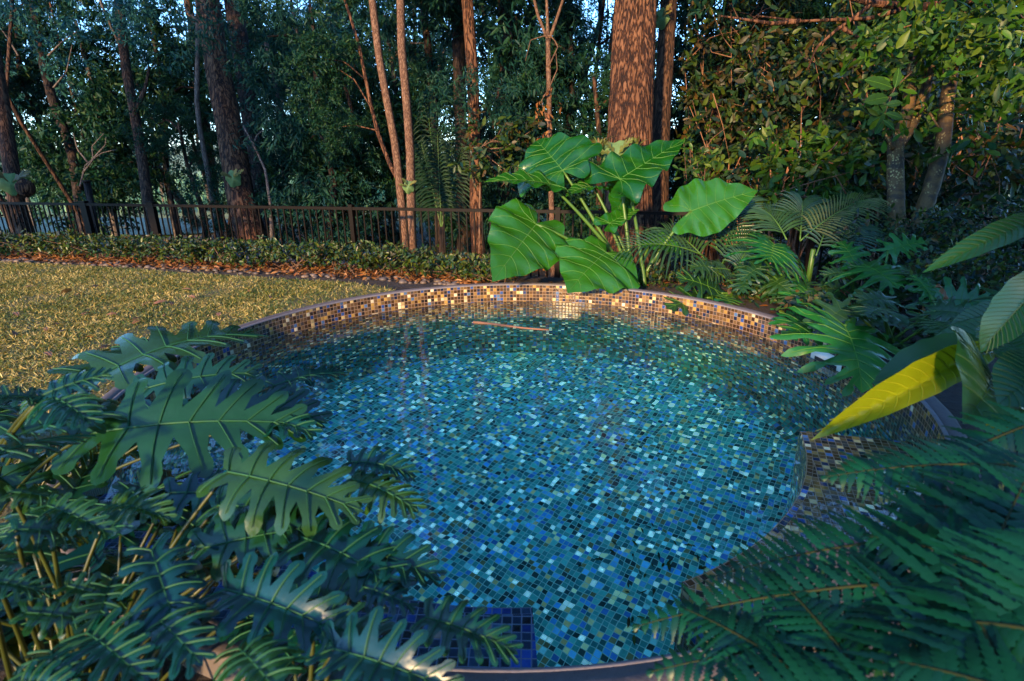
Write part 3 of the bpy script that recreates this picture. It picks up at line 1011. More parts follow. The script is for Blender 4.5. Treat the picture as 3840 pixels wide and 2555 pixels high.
def leaf_blade(name, shape, base, tip, nhint, parent, mats, bend=0.5, fold=0.25, droop=0.25, wave=0.012, wf=3.0, side_roll=0.0,
               vw=0.010, grid=0.06, rs=None, thick=0.0):
    """lay a flat leaf outline in space from base (stalk joint) to tip"""
    out, veins = shape
    base, tip = np.asarray(base, float), np.asarray(tip, float)
    span = np.linalg.norm(tip - base)
    pts = [Vector((float(p[0]), float(p[1]))) for p in out]
    ys = [p[1] for p in out]
    xs = [p[0] for p in out]
    gx = np.arange(min(xs) - .01, max(xs), grid)
    gy = np.arange(min(ys) - .01, max(ys), grid)
    extra = [Vector((float(x + (grid / 2 if j % 2 else 0)), float(y))) for j, y in enumerate(gy) for x in gx]
    for ve in veins:
        ve = np.asarray(ve, float)
        m = 14 if ve is veins[0] or abs(ve[-1][0]) < 1e-6 else 5
        tt = np.linspace(0, len(ve) - 1, m + 2)[1:-1]
        extra += [Vector((float(np.interp(q, range(len(ve)), ve[:, 0])), float(np.interp(q, range(len(ve)), ve[:, 1])))) for q in tt]
    n0 = len(pts)
    try:
        r = delaunay_2d_cdt(pts + extra, [(i, (i + 1) % n0) for i in range(n0)], [list(range(n0))], 1, 1e-5)
        v2 = np.array([(v.x, v.y) for v in r[0]])
        fc = [tuple(f) for f in r[2]]
    except Exception:
        v2 = np.array([(p.x, p.y) for p in pts])
        fc = [tuple(range(n0))]
    used = sorted({i for f in fc for i in f})
    rem = {u: i for i, u in enumerate(used)}
    v2 = v2[used]
    fc = [tuple(rem[i] for i in f) for f in fc]
    # deform in unit space
    k = bend if abs(bend) > 1e-3 else 1e-3
    ph = (rs.uniform(0, 6) if rs is not None else 0.0)

    def deform(p, lift=0.0):
        x, y = p[:, 0], p[:, 1]
        Y = np.sin(k * y) / k
        Z = -(1 - np.cos(k * y)) / k
        ax = np.abs(x)
        h = ax * math.sin(fold) - droop * ax * ax * 2.2 + side_roll * x * ax
        h = h + wave * np.sin(2 * PI * wf * y + ph + np.sign(x) * 1.3) * np.clip(ax / 0.25, 0, 1.3) ** 1.5
        h = h + lift
        X = x * math.cos(fold)
        return np.stack([X, Y + h * np.sin(k * y), Z + h * np.cos(k * y)], 1)
    ct = deform(np.array([[0.0, 1.0]]))[0]
    clen = math.hypot(ct[1], ct[2])
    sc = span / clen
    psi = math.atan2(ct[2], ct[1])
    ey = (tip - base) / span
    n = np.asarray(nhint, float)
    n = n - ey * (n @ ey)
    n /= np.linalg.norm(n)
    ex = np.cross(ey, n)

    def to_world(q):
        y = q[:, 1] * math.cos(-psi) - q[:, 2] * math.sin(-psi)
        z = q[:, 1] * math.sin(-psi) + q[:, 2] * math.cos(-psi)
        return base + (q[:, 0:1] * ex + y[:, None] * ey + z[:, None] * n) * sc
    mb = MB()
    W3 = to_world(deform(v2))
    # faces should look along +n
    f0 = []
    for f in fc:
        a, b, c = v2[f[0]], v2[f[1]], v2[f[2]]
        cr2 = (b[0] - a[0]) * (c[1] - a[1]) - (b[1] - a[1]) * (c[0] - a[0])
        f0.append(f if cr2 > 0 else f[::-1])
    mb.add(W3, f0, 0)
    lift = 0.0028 / sc
    for vi, ve in enumerate(veins):
        ve = np.asarray(ve, float)
        m = 10 if vi == 0 else 6
        tt = np.linspace(0, len(ve) - 1, m)
        c2 = np.stack([np.interp(tt, range(len(ve)), ve[:, 0]), np.interp(tt, range(len(ve)), ve[:, 1])], 1)
        tg = np.gradient(c2, axis=0)
        tg /= np.linalg.norm(tg, axis=1)[:, None] + 1e-9
        pn = np.stack([-tg[:, 1], tg[:, 0]], 1)
        w = (vw if vi == 0 else vw * 0.55) * np.linspace(1.0, 0.25, m)
        L_ = to_world(deform(c2 + pn * w[:, None], lift * 0.6))
        R_ = to_world(deform(c2 - pn * w[:, None], lift * 0.6))
        C_ = to_world(deform(c2, lift * 1.8))
        V = np.concatenate([L_, C_, R_])
        F = []
        for i in range(m - 1):
            F.append((i, m + i, m + i + 1, i + 1))
            F.append((m + i, 2 * m + i, 2 * m + i + 1, m + i + 1))
        mb.add(V, F, 1)
    return mb.build(name, mats, parent)


def stalk(a, b, r0, r1, parent, mat, sag=0.12, name='petiole', up=True, sides=7):
    sag = sag * random.uniform(.6, 2.2)
    """leaf stalk from the plant's base a to the joint b, leaving upward and arching over"""
    a, b = np.asarray(a, float), np.asarray(b, float)
    d = b - a
    mid = a + d * 0.5 + np.array([0, 0, sag * np.linalg.norm(d)])
    t = np.linspace(0, 1, 12)[:, None]
    P = (1 - t) ** 2 * a + 2 * t * (1 - t) * mid + t ** 2 * b
    return MB().tube(P, np.linspace(r0, r1, 12), sides).build(name, mat, parent)


UP = np.array([0, 0, 1.0])
TOCAM = lambda p: (CAM - p) / np.linalg.norm(CAM - p)

# ---- xanadu philodendrons, bottom left of the pool
RX = np.random.RandomState(5)


def xan_shape():
    return lobed(RX, n=RX.randint(7, 9), W=RX.uniform(0.32, 0.40), y0=0.0, y1=0.86, a0=RX.uniform(100, 125), a1=34, inner=RX.uniform(0.25, 0.34), lw=0.385, tipw=0.05)


def xan_leaf(plant, base_pt, j, t, nh=None, bend=None, fold=None, r=0.0046, st=True, tilt=0.6):
    j, t = np.asarray(j, float), np.asarray(t, float)
    if nh is None:
        nh = UP * tilt + TOCAM(j) * (1 - tilt)
    o = leaf_blade('leaf', xan_shape(), j, t, nh, plant, [MT['xanadu'], MT['vein_teal']], bend=RX.uniform(0.4, 0.9) if bend is None else bend,
                   fold=RX.uniform(0.25, 0.6) if fold is None else fold, droop=RX.uniform(0.3, 0.9), wave=0.015, vw=0.0065, grid=0.07, rs=RX)
    if st:
        b = np.asarray(base_pt, float) + RX.randn(3) * [0.05, 0.05, 0.0]
        stalk(b, j, r, r * 0.75, o, MT['petiole'], sag=0.10)
    return o


def fill_xan(plant, base, n, r0, r1, az0, az1, z0, z1, seed):
    rs = np.random.RandomState(seed)
    for i in range(n):
        az = rad(rs.uniform(az0, az1))
        rr = rs.uniform(r0, r1)
        d = np.array([math.cos(az), math.sin(az), 0])
        j = base + d * rr + UP * rs.uniform(z0, z1)
        L = rs.uniform(0.22, 0.32)
        t = j + d * L * 0.9 + UP * rs.uniform(-0.16, 0.03) + rs.randn(3) * 0.04
        xan_leaf(plant, base, j, t, UP + rs.randn(3) * 0.25 + d * 0.2)


XA = np.array([-1.50, 1.24, -0.05])
XB = np.array([-0.84, 0.78, -0.05])
XC = np.array([-0.30, 0.66, -0.05])
pa = thing('philodendron_plant', XA, 'dark green lobed philodendron beside the lawn, leaves reaching over the pool edge', 'plant', 'philodendrons at the left of the pool')
for jx, jy, jd, tx, ty, td, tl in (
        (337, 1434, 1.55, 985, 1262, 1.95, .85), (330, 1400, 1.62, 800, 1300, 2.05, .9), (560, 1455, 1.52, 975, 1402, 1.62, .5), (1030, 1448, 1.55, 1300, 1402, 1.70, .8),
        (353, 1625, 1.22, 1135, 1592, 1.30, .45), (165, 1485, 0.98, 420, 1405, 1.02, .55), (150, 1500, 0.98, -120, 1500, 0.92, .6), (170, 1490, 1.0, 350, 1600, 0.93, .7),
        (700, 1560, 1.45, 1230, 1590, 1.45, .7), (60, 1640, 1.1, 560, 1560, 1.35, .8), (520, 1600, 1.4, 880, 1470, 1.62, .8), (-60, 1730, .95, 330, 1640, 1.15, .8), (930, 1600, 1.35, 1190, 1640, 1.25, .8)):
    xan_leaf(pa, XA, at(jx, jy, jd), at(tx, ty, td), tilt=tl)
fill_xan(pa, XA, 18, 0.10, 0.34, -20, 200, 0.20, 0.42, 21)
pb = thing('philodendron_plant', XB, 'large dark teal philodendron clump with finger lobed leaves, low in the left corner', 'plant', 'philodendrons at the left of the pool')
for jx, jy, jd, tx, ty, td, tl in (
        (858, 1772, 1.05, 1362, 1920, 1.02, .45), (772, 2055, 0.98, 1305, 1968, 1.06, .4), (570, 2070, 0.92, 690, 2450, 0.80, .35), (851, 2214, 0.90, 1330, 2400, 0.84, .35),
        (195, 2450, 0.78, 240, 2760, 0.66, .3), (1313, 1735, 1.18, 1560, 1790, 1.16, .6), (1320, 1800, 1.12, 1572, 1925, 1.05, .75), (1290, 2050, 1.0, 1655, 2180, 0.96, .75),
        (1100, 2010, 1.02, 1530, 2230, 0.93, .7), (-60, 2060, .85, -160, 2330, .75, .4), (60, 1990, .88, 330, 2020, .95, .5), (40, 1850, .95, 250, 1890, 1.0, .6),
        (-40, 2180, .80, 190, 2230, .82, .5), (640, 1850, 1.12, 1010, 1880, 1.15, .6), (420, 1900, 1.05, 640, 1960, 1.0, .7), (820, 1900, 1.08, 1240, 1985, 1.04, .6), (560, 2300, .85, 760, 2500, .74, .5),
        (100, 2300, .82, 380, 2330, .86, .4), (330, 2380, .80, 560, 2570, .72, .4), (420, 2180, .88, 330, 2430, .80, .4), (60, 2560, .72, 300, 2600, .70, .4), (250, 2200, .86, 480, 2270, .88, .5), (180, 1900, .95, 420, 2010, .93, .5)):
    xan_leaf(pb, XB, at(jx, jy, jd), at(tx, ty, td), tilt=tl)
fill_xan(pb, XB, 28, 0.06, 0.34, 10, 200, 0.12, 0.36, 22)
pc = thing('philodendron_plant', XC, 'philodendron leaves hanging over the pool coping and entry step at the bottom', 'plant', 'philodendrons at the left of the pool')
for jx, jy, jd, tx, ty, td, tl in (
        (1255, 2436, 0.80, 1720, 2600, 0.74, .35), (1602, 2318, 0.86, 1945, 2456, 0.82, .5), (1180, 2330, .86, 1500, 2480, .80, .6), (900, 2440, .80, 1080, 2660, .68, .5), (1330, 2200, .92, 1560, 2290, .90, .75)):
    xan_leaf(pc, XC, at(jx, jy, jd), at(tx, ty, td), tilt=tl)
fill_xan(pc, XC, 5, 0.05, 0.16, 60, 200, 0.08, 0.22, 23)

# ---- elephant ear behind the pool
RE = np.random.RandomState(9)
EB = at(2385, 1045, 4.85)
EB[2] = float(gz(EB[0], EB[1])) - 0.03
ear = thing('elephant_ear_plant', EB, 'tall elephant ear plant with huge heart shaped leaves, in front of the thick tree trunk', 'plant')


def ear_leaf(jx, jy, jd, tx, ty, td, nh, W=0.40, bend=0.5, fold=0.2, droop=0.25, wave=0.022, plant=ear, st=True, r=0.017, m=('ear', 'vein_lime', 'ear_stalk'), base=None, back=0.30, roll=0.0):
    j, t = at(jx, jy, jd), at(tx, ty, td)
    o = leaf_blade('leaf', ear_outline(RE, W, back), j, t, nh, plant, [MT[m[0]], MT[m[1]]], bend=bend, fold=fold, droop=droop, wave=wave * 1.5, wf=3.5, vw=0.0055, grid=0.055, rs=RE, side_roll=roll)
    if st:
        b = (EB if base is None else base) + RE.randn(3) * [0.05, 0.04, 0]
        stalk(b, j, r * 1.25, r * 0.6, o, MT[m[2]], sag=0.06)
    return o


ear_leaf(2010, 842, 4.55, 1846, 1058, 4.10, np.array([0.25, -0.75, 0.55]), W=0.46, bend=0.35, fold=0.15)
ear_leaf(2272, 948, 4.55, 2128, 1100, 4.15, np.array([0.0, -0.72, 0.68]), W=0.62, bend=0.5, fold=0.12, back=0.4)
ear_leaf(2110, 640, 4.75, 2010, 528, 5.15, np.array([-0.15, -0.80, 0.45]), W=0.70, bend=0.3, fold=0.25, back=0.35)
ear_leaf(2060, 690, 4.65, 1815, 684, 4.45, np.array([0.05, -0.35, 0.9]), W=0.30, bend=0.35, fold=0.3)
ear_leaf(2325, 672, 4.70, 2568, 523, 5.0, np.array([-0.25, -0.70, 0.62]), W=0.30, bend=0.05, fold=0.3, wave=0.03)
ear_leaf(2355, 690, 4.95, 2300, 825, 4.95, np.array([0.3, -0.9, 0.15]), W=0.55, bend=0.3, fold=0.2)
ear_leaf(2592, 792, 4.75, 2842, 716, 4.70, np.array([-0.05, -0.75, 0.65]), W=0.50, bend=0.3, fold=0.15, droop=0.15, back=0.36)
ear_leaf(2285, 838, 4.75, 2400, 786, 4.9, np.array([0.0, -0.5, 0.85]), W=0.28, bend=0.3, fold=0.35)
ear_leaf(2225, 700, 4.8, 2120, 740, 4.6, np.array([0.0, -0.3, 0.9]), W=0.32, bend=0.5, fold=0.3)
ear_leaf(2440, 900, 4.9, 2560, 960, 4.7, np.array([0.0, -0.5, 0.8]), W=0.4, bend=0.5, fold=0.3)

# ---- split leaf philodendrons on the far right bank
RS2 = np.random.RandomState(31)


def sel_leaf(plant, base, jx, jy, jd, tx, ty, td, nh, W=0.62, mats=('selloum', 'vein_lime'), n=6, bend=0.4, st=True, a0=152, fold=0.15, droop=0.22):
    sh = lobed(RS2, n=n, W=W, y0=0.0, y1=0.80, a0=a0, a1=34, inner=0.30, lw=0.40, env=((0, .85), (.2, 1.0), (.5, .95), (.8, .72), (1, .42)), wavy=0.10, tipw=0.07)
    j, t = at(jx, jy, jd), at(tx, ty, td)
    o = leaf_blade('leaf', sh, j, t, nh, plant, [MT[mats[0]], MT[mats[1]]], bend=bend, fold=fold, droop=droop, wave=0.02, wf=5, vw=0.007, grid=0.06, rs=RS2)
    if st:
        stalk(base + RS2.randn(3) * [0.03, 0.03, 0], j, 0.013, 0.008, o, MT['ear_stalk'], sag=0.05)
    return o


def bank(px, py, d):
    p = at(px, py, d)
    p[2] = float(gz(p[0], p[1])) - 0.02
    return p


SB1 = bank(2960, 1170, 4.3)
s1 = thing('split_leaf_philodendron', SB1, 'bright green split leaf philodendron with one tall upright leaf, behind the gold lit tiles', 'plant', 'split leaf philodendrons on the right bank')
sel_leaf(s1, SB1, 2902, 918, 4.20, 2886, 985, 3.98, np.array([0.03, -0.72, 0.70]), W=1.30, a0=150, n=7, bend=0.3)
sel_leaf(s1, SB1, 3030, 1085, 4.1, 2960, 1135, 3.9, np.array([-0.1, -0.6, 0.75]), W=0.6)
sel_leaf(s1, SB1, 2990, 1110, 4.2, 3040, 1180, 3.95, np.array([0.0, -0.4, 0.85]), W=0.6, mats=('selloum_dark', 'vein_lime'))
SB2 = bank(3290, 1190, 4.1)
s2 = thing('split_leaf_philodendron', SB2, 'spreading split leaf philodendron with glossy bluish leaf fingers, beyond the big drooping leaf', 'plant', 'split leaf philodendrons on the right bank')
sel_leaf(s2, SB2, 3245, 995, 3.95, 3370, 1085, 3.66, np.array([-0.05, -0.70, 0.70]), W=0.98, a0=155, n=7)
sel_leaf(s2, SB2, 3215, 1000, 4.1, 3150, 905, 4.3, np.array([-0.2, -0.75, 0.5]), W=0.5)
sel_leaf(s2, SB2, 3330, 940, 4.2, 3470, 905, 4.2, np.array([0.1, -0.6, 0.75]), W=0.5)
sel_leaf(s2, SB2, 3190, 1110, 3.9, 3200, 1020, 4.0, np.array([0.3, -0.9, 0.3]), W=0.4, mats=('selloum_dark', 'vein_lime'))
sel_leaf(s2, SB2, 3280, 1070, 3.9, 3310, 1140, 3.8, np.array([0.2, -0.6, 0.5]), W=0.4)
SB3 = bank(3330, 1330, 3.2)
s3 = thing('split_leaf_philodendron', SB3, 'split leaf philodendron with one large drooping leaf hanging over the skimmer', 'plant', 'split leaf philodendrons on the right bank')
sel_leaf(s3, SB3, 3165, 1222, 2.80, 3232, 1475, 2.46, np.array([0.0, -0.80, 0.58]), W=0.80, n=8, a0=148, bend=0.45)
sel_leaf(s3, SB3, 3150, 1190, 3.35, 3010, 1180, 3.25, np.array([-0.1, -0.5, 0.8]), W=0.6, mats=('selloum_dark', 'vein_lime'))
sel_leaf(s3, SB3, 3040, 1210, 3.4, 2960, 1265, 3.2, np.array([-0.1, -0.5, 0.8]), W=0.6)
sel_leaf(s3, SB3, 3250, 1200, 3.4, 3380, 1250, 3.3, np.array([0.1, -0.5, 0.8]), W=0.6, mats=('selloum_dark', 'vein_lime'))
sel_leaf(s3, SB3, 3330, 1260, 3.2, 3430, 1340, 3.0, np.array([0.1, -0.5, 0.8]), W=0.6, mats=('selloum_dark', 'vein_lime'))
SB4 = bank(3560, 1290, 3.3)
s4 = thing('split_leaf_philodendron', SB4, 'bluish split leaf philodendron with a dry brown leaf caught in it, near the ginger leaves', 'plant', 'split leaf philodendrons on the right bank')
sel_leaf(s4, SB4, 3500, 1118, 3.4, 3735, 1145, 3.3, np.array([0.0, -0.75, 0.6]), W=0.58, n=7)
sel_leaf(s4, SB4, 3490, 1110, 3.4, 3420, 1030, 3.5, np.array([0.0, -0.8, 0.5]), W=0.5)
sel_leaf(s4, SB4, 3520, 1190, 3.2, 3500, 1290, 3.0, np.array([0.0, -0.5, 0.8]), W=0.6, mats=('selloum_dark', 'vein_lime'))
sel_leaf(s4, SB4, 3620, 1210, 3.1, 3720, 1290, 2.9, np.array([0.0, -0.5, 0.8]), W=0.6, mats=('selloum_dark', 'vein_lime'))
SB5 = bank(2760, 1150, 4.5)
s5 = thing('split_leaf_philodendron', SB5, 'olive split leaf philodendron drooping over the tiled rim in half shade', 'plant', 'split leaf philodendrons on the right bank')
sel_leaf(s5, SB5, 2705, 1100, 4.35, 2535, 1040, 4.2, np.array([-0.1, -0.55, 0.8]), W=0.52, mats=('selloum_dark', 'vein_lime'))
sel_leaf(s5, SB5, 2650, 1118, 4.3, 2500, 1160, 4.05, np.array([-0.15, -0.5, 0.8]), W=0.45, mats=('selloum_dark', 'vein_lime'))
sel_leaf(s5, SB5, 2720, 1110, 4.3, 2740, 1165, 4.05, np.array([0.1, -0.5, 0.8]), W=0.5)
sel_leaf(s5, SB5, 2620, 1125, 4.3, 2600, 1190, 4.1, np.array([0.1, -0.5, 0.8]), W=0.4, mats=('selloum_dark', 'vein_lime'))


def fill_sel(plant, base, n, spread, seed, mats):
    rs = np.random.RandomState(seed)
    for i in range(n):
        az = rs.uniform(PI, 2 * PI) if rs.rand() < .8 else rs.uniform(0, 2 * PI)
        d = np.array([math.cos(az), math.sin(az), 0])
        j = base + d * rs.uniform(.05, spread) + UP * rs.uniform(.12, .34)
        if np.hypot(j[0] - PCX, j[1] - PCY) < PR - .05:
            continue
        L = rs.uniform(.16, .26)
        t = j + d * L + UP * rs.uniform(-.12, .02)
        sh = lobed(rs, n=6, W=rs.uniform(.6, .85), y0=0, y1=.8, a0=150, a1=34, inner=.3, lw=.40, env=((0, .85), (.2, 1), (.5, .95), (.8, .72), (1, .42)), wavy=.1, tipw=.07)
        o = leaf_blade('leaf', sh, j, t, UP * .7 + unit(CAM - j) * .6 + rs.randn(3) * .15, plant, [MT[mats[0]], MT[mats[1]]], bend=.5, fold=.2, droop=.25, wave=.02, wf=5, vw=.006, grid=.08, rs=rs)
        stalk(base + rs.randn(3) * [.03, .03, 0], j, .009, .006, o, MT['ear_stalk'], sag=.05)


for k_, (p_, b_) in enumerate(((s1, SB1), (s2, SB2), (s3, SB3), (s4, SB4), (s5, SB5))):
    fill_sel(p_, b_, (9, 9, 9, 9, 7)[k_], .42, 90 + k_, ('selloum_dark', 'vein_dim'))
# dry leaf lying in the fourth plant
o = leaf_blade('dry_leaf', long_outline(RS2, 0.35), at(3510, 1075, 3.3), at(3535, 1125, 3.2), np.array([0.3, -0.9, 0.2]), None, [MT['litter'], MT['litter']], bend=1.4, fold=0.5, droop=1.0, wave=0.06, grid=0.12, rs=RS2)
props(o, 'curled dry brown leaf caught on the bluish split leaf plant', 'leaf')

# ---- ginger leaves at the right edge
RG = np.random.RandomState(17)
GB = np.array([1.95, 1.25, -0.07])
gin = thing('ginger_plant', GB, 'broad leaved ginger at the right edge with one long drooping yellow leaf over the pool', 'plant')


def gleaf(jx, jy, jd, tx, ty, td, nh, W, mats, bend, fold, droop=0.1, wave=0.012, shape=None, vw=0.007, st=True, nv=0):
    j, t = at(jx, jy, jd), at(tx, ty, td)
    o = leaf_blade('leaf', shape or long_outline(RG, W, 0.02, nv), j, t, nh, gin, [MT[mats[0]], MT[mats[1]]], bend=bend, fold=fold, droop=droop, wave=wave, wf=2.2, vw=vw, grid=0.05, rs=RG)
    if st:
        stalk(GB + RG.randn(3) * [0.05, 0.05, 0], j, 0.012, 0.007, o, MT['ear_stalk'], sag=0.1)
    return o


gleaf(3710, 1312, 1.66, 3040, 1652, 1.40, np.array([-0.25, -0.72, 0.62]), 0.098, ('canna_gold', 'vein_gold'), 0.55, 0.9, droop=0.3, wave=0.006, vw=0.0045, nv=15)
gleaf(3730, 1290, 1.82, 3270, 1440, 1.72, np.array([-0.2, -0.6, 0.75]), 0.15, ('canna', 'vein_lime'), 0.45, 0.25)
gleaf(3960, 800, 1.5, 3458, 1024, 1.30, np.array([-0.3, -0.75, 0.55]), 0.062, ('canna', 'vein_dim'), 0.35, 0.45, nv=18, vw=0.003)
gleaf(4010, 960, 1.15, 3678, 1322, 1.25, np.array([-0.72, -0.45, 0.40]), 0.20, ('canna', 'vein_dim'), 0.35, 0.3, vw=0.006, nv=20)
gleaf(3900, 1500, 1.5, 3605, 1572, 1.35, np.array([-0.1, -0.75, 0.5]), 0.20, ('canna_gold', 'canna_gold'), 0.4, 0.35)
gleaf(3712, 1408, 1.45, 3610, 1590, 1.25, np.array([-0.45, -0.8, 0.3]), 0.5, ('canna', 'vein_dim'), 0.5, 0.35, shape=ear_outline(RG, 0.5, 0.42), wave=0.015)
gleaf(3860, 1380, 1.5, 3700, 1220, 1.7, np.array([-0.3, -0.8, 0.45]), 0.3, ('canna', 'vein_dim'), 0.5, 0.2, nv=14, vw=0.004)
gleaf(3900, 1250, 1.9, 3480, 1290, 2.0, np.array([-0.1, -0.5, 0.8]), 0.2, ('canna', 'vein_dim'), 0.6, 0.25, nv=14, vw=0.004)
gleaf(3950, 1350, 1.4, 3740, 1520, 1.3, np.array([-0.3, -0.6, 0.6]), 0.3, ('canna', 'vein_dim'), 0.6, 0.2, nv=14, vw=0.004)
gleaf(3880, 1150, 2.1, 3560, 1220, 2.2, np.array([-0.1, -0.6, 0.75]), 0.2, ('canna', 'vein_dim'), 0.5, 0.3, nv=14, vw=0.004)


# ---- fern, bottom right
RF = np.random.RandomState(41)


def frond(plant, a, b, nh, plen, pw, n=34, arch=0.22, sag=0.0, droop=0.3, p0=0.12, serr=9, rr=0.0036, back=70):
    """one feather frond: scaly stalk, toothed pinnae on both sides"""
    a, b = np.asarray(a, float), np.asarray(b, float)
    L = np.linalg.norm(b - a)
    mid = (a + b) / 2 + UP * arch * L
    n = int(L / (pw * 1.38))
    t = np.linspace(0, 1, n + 8)[:, None]
    P = (1 - t) ** 2 * a + 2 * t * (1 - t) * mid + t ** 2 * b
    tg = unit(np.gradient(P, axis=0))
    root = MB().tube(P, np.linspace(rr, rr * 0.25, len(P)), 6, rough=0.08, seed=1).build('frond', MT['fern_stalk'], plant)
    mb = MB()
    for i in range(len(P)):
        tt = i / (len(P) - 1)
        if tt < p0:
            continue
        u = (tt - p0) / (1 - p0)
        ln = plen * np.interp(u, [0, .15, .4, .75, 1], [.7, .95, 1, .62, .08]) * RF.uniform(0.93, 1.05)
        T = tg[i]
        n_ = nh - T * (nh @ T)
        n_ /= np.linalg.norm(n_)
        for s in (1, -1):
            n_ = unit(n_ + T * RF.uniform(-.35, .35) + RF.randn(3) * .08)
            n_ = unit(n_ - T * (n_ @ T))
            X = np.cross(T, n_) * s
            dr = droop * RF.uniform(0.7, 1.3)
            bk = rad(back + RF.uniform(-6, 6))
            d0 = unit(X * math.sin(bk) + T * math.cos(bk))
            m = serr
            V, F = [], []
            for k in range(m + 1):
                q = k / m
                c = P[i] + d0 * ln * q - n_ * dr * ln * q * q + T * 0.10 * ln * q * q
                w = pw * math.sin(min(1, (q + 0.08) * 1.15) ** 0.6 * PI * 0.93) * 0.5 + 0.0006
                V += [c + T * w * 0.66, c + n_ * w * 0.18, c - T * w * 0.66]
                if k < m:
                    q2 = (k + 0.72) / m
                    c2 = P[i] + d0 * ln * q2 - n_ * dr * ln * q2 * q2 + T * 0.10 * ln * q2 * q2
                    w2 = pw * math.sin(min(1, (q2 + 0.08) * 1.15) ** 0.6 * PI * 0.93) * 0.5 + 0.0006
                    V += [c2 + T * w2 * 1.12 + d0 * ln / m * .18, c2 + n_ * w2 * 0.1, c2 - T * w2 * 1.12 + d0 * ln / m * .18]
            rows = len(V) // 3
            for k in range(rows - 1):
                b0, b1 = 3 * k, 3 * k + 3
                F += [(b0, b1, b1 + 1, b0 + 1), (b0 + 1, b1 + 1, b1 + 2, b0 + 2)]
            mb.add(V, F)
    mb.build('pinnae', MT['fern'], root)
    return root


FB = np.array([0.86, 0.40, 0.02])
fern = thing('fern', FB, 'large dark green fern with arching feathery fronds over the right bench of the pool', 'fern')
for ax_, ay_, ad, bx, by, bd, pl, pw, n in (
        (3480, 2640, .66, 3870, 1745, .90, .20, .026, 30), (3960, 1760, .95, 3095, 1790, 1.05, .105, .021, 36), (3760, 2000, .85, 2670, 2165, 1.0, .11, .020, 38),
        (3700, 2180, .80, 2385, 2350, .92, .10, .020, 42), (3560, 2400, .74, 2440, 2520, .85, .095, .020, 36), (3400, 2600, .68, 2620, 2640, .74, .10, .021, 26),
        (3900, 2200, .70, 3250, 2010, .90, .11, .022, 28), (3960, 2500, .62, 3900, 1990, .72, .12, .022, 22), (3300, 2640, .68, 2880, 2140, .92, .085, .018, 28),
        (3150, 2640, .70, 2560, 2280, .90, .075, .018, 28), (3960, 1560, 1.05, 3420, 1800, 1.15, .10, .021, 26),
        (3560, 2700, .62, 3300, 2230, .82, .10, .022, 26), (3820, 2700, .58, 3560, 2120, .78, .11, .022, 26), (3960, 2380, .62, 3420, 2330, .74, .10, .022, 26), (3960, 2660, .56, 3360, 2480, .68, .10, .022, 26), (3900, 1950, .85, 3330, 1900, .98, .10, .021, 26)):
    a, b = at(ax_, ay_, ad), at(bx, by, bd)
    frond(fern, a, b, unit(UP * 0.75 + TOCAM(a) * 0.45), pl, pw * 0.72, n, arch=0.10, droop=0.28)


# ---- small palms and strap leaves behind the pool
def palm_frond(plant, a, b, nh, plen, n=18, arch=0.15, mat='palm', pw=0.012, back=48, droop=0.4, p0=0.15, up=0.3):
    a, b = np.asarray(a, float), np.asarray(b, float)
    L = np.linalg.norm(b - a)
    mid = (a + b) / 2 + UP * arch * L
    t = np.linspace(0, 1, n)[:, None]
    plen = plen * 1.35
    P = (1 - t) ** 2 * a + 2 * t * (1 - t) * mid + t ** 2 * b
    tg = unit(np.gradient(P, axis=0))
    root = MB().tube(P, np.linspace(0.007, 0.002, n), 5).build('frond', MT['ear_stalk'], plant)
    mb = MB()
    for i in range(n):
        u = i / (n - 1)
        if u < p0:
            continue
        u = (u - p0) / (1 - p0)
        T = tg[i]
        n_ = unit(nh - T * (nh @ T))
        for s in (1, -1):
            ln = plen * np.interp(u, [0, .3, .7, 1], [.75, 1, .85, .5]) * RF.uniform(.85, 1.1)
            X = np.cross(T, n_) * s
            bk = rad(np.interp(u, [0, 1], [back + 18, back - 22]))
            d0 = unit(X * math.sin(bk) + T * math.cos(bk) + n_ * up)
            V = []
            for q in (0, .25, .55, .8, 1):
                c = P[i] + d0 * ln * q - UP * droop * ln * q * q
                w = pw * [.5, 1, .9, .55, .03][int(q * 4 + .3)]
                V += [c + T * w, c - n_ * w * .5, c - T * w]
            F = []
            for k in range(4):
                F += [(3 * k, 3 * k + 3, 3 * k + 4, 3 * k + 1), (3 * k + 1, 3 * k + 4, 3 * k + 5, 3 * k + 2)]
            mb.add(V, F)
    mb.build('leaflets', MT[mat], root)


PB = bank(2670, 1010, 5.2)
palm = thing('small_palm', PB, 'small feather palm with a drooping frond right of the elephant ear leaves', 'palm', 'small palms behind the pool')
for ax_, ay_, ad, bx, by, bd, pl, mt in ((2640, 960, 4.8, 2355, 925, 4.6, .34, 'palm'), (2690, 940, 5.0, 2650, 800, 5.1, .26, 'palm'), (2720, 940, 5.1, 2790, 760, 5.2, .3, 'palm'), (2650, 980, 4.8, 2500, 860, 5.0, .3, 'palm'), (2700, 1000, 4.8, 2810, 880, 5.0, .3, 'palm')):
    palm_frond(palm, at(ax_, ay_, ad), at(bx, by, bd), np.array([0.0, -0.5, 0.9]), pl, mat=mt)
MB().tube([PB, at(2690, 985, 5.0)], [0.03, 0.022], 8).build('stem', MT['ear_stalk'], palm)
PB2 = bank(3050, 930, 4.9)
palm2 = thing('small_palm', PB2, 'small palm with pale yellowish fronds between the tall split leaf and the lichen trunk', 'palm', 'small palms behind the pool')
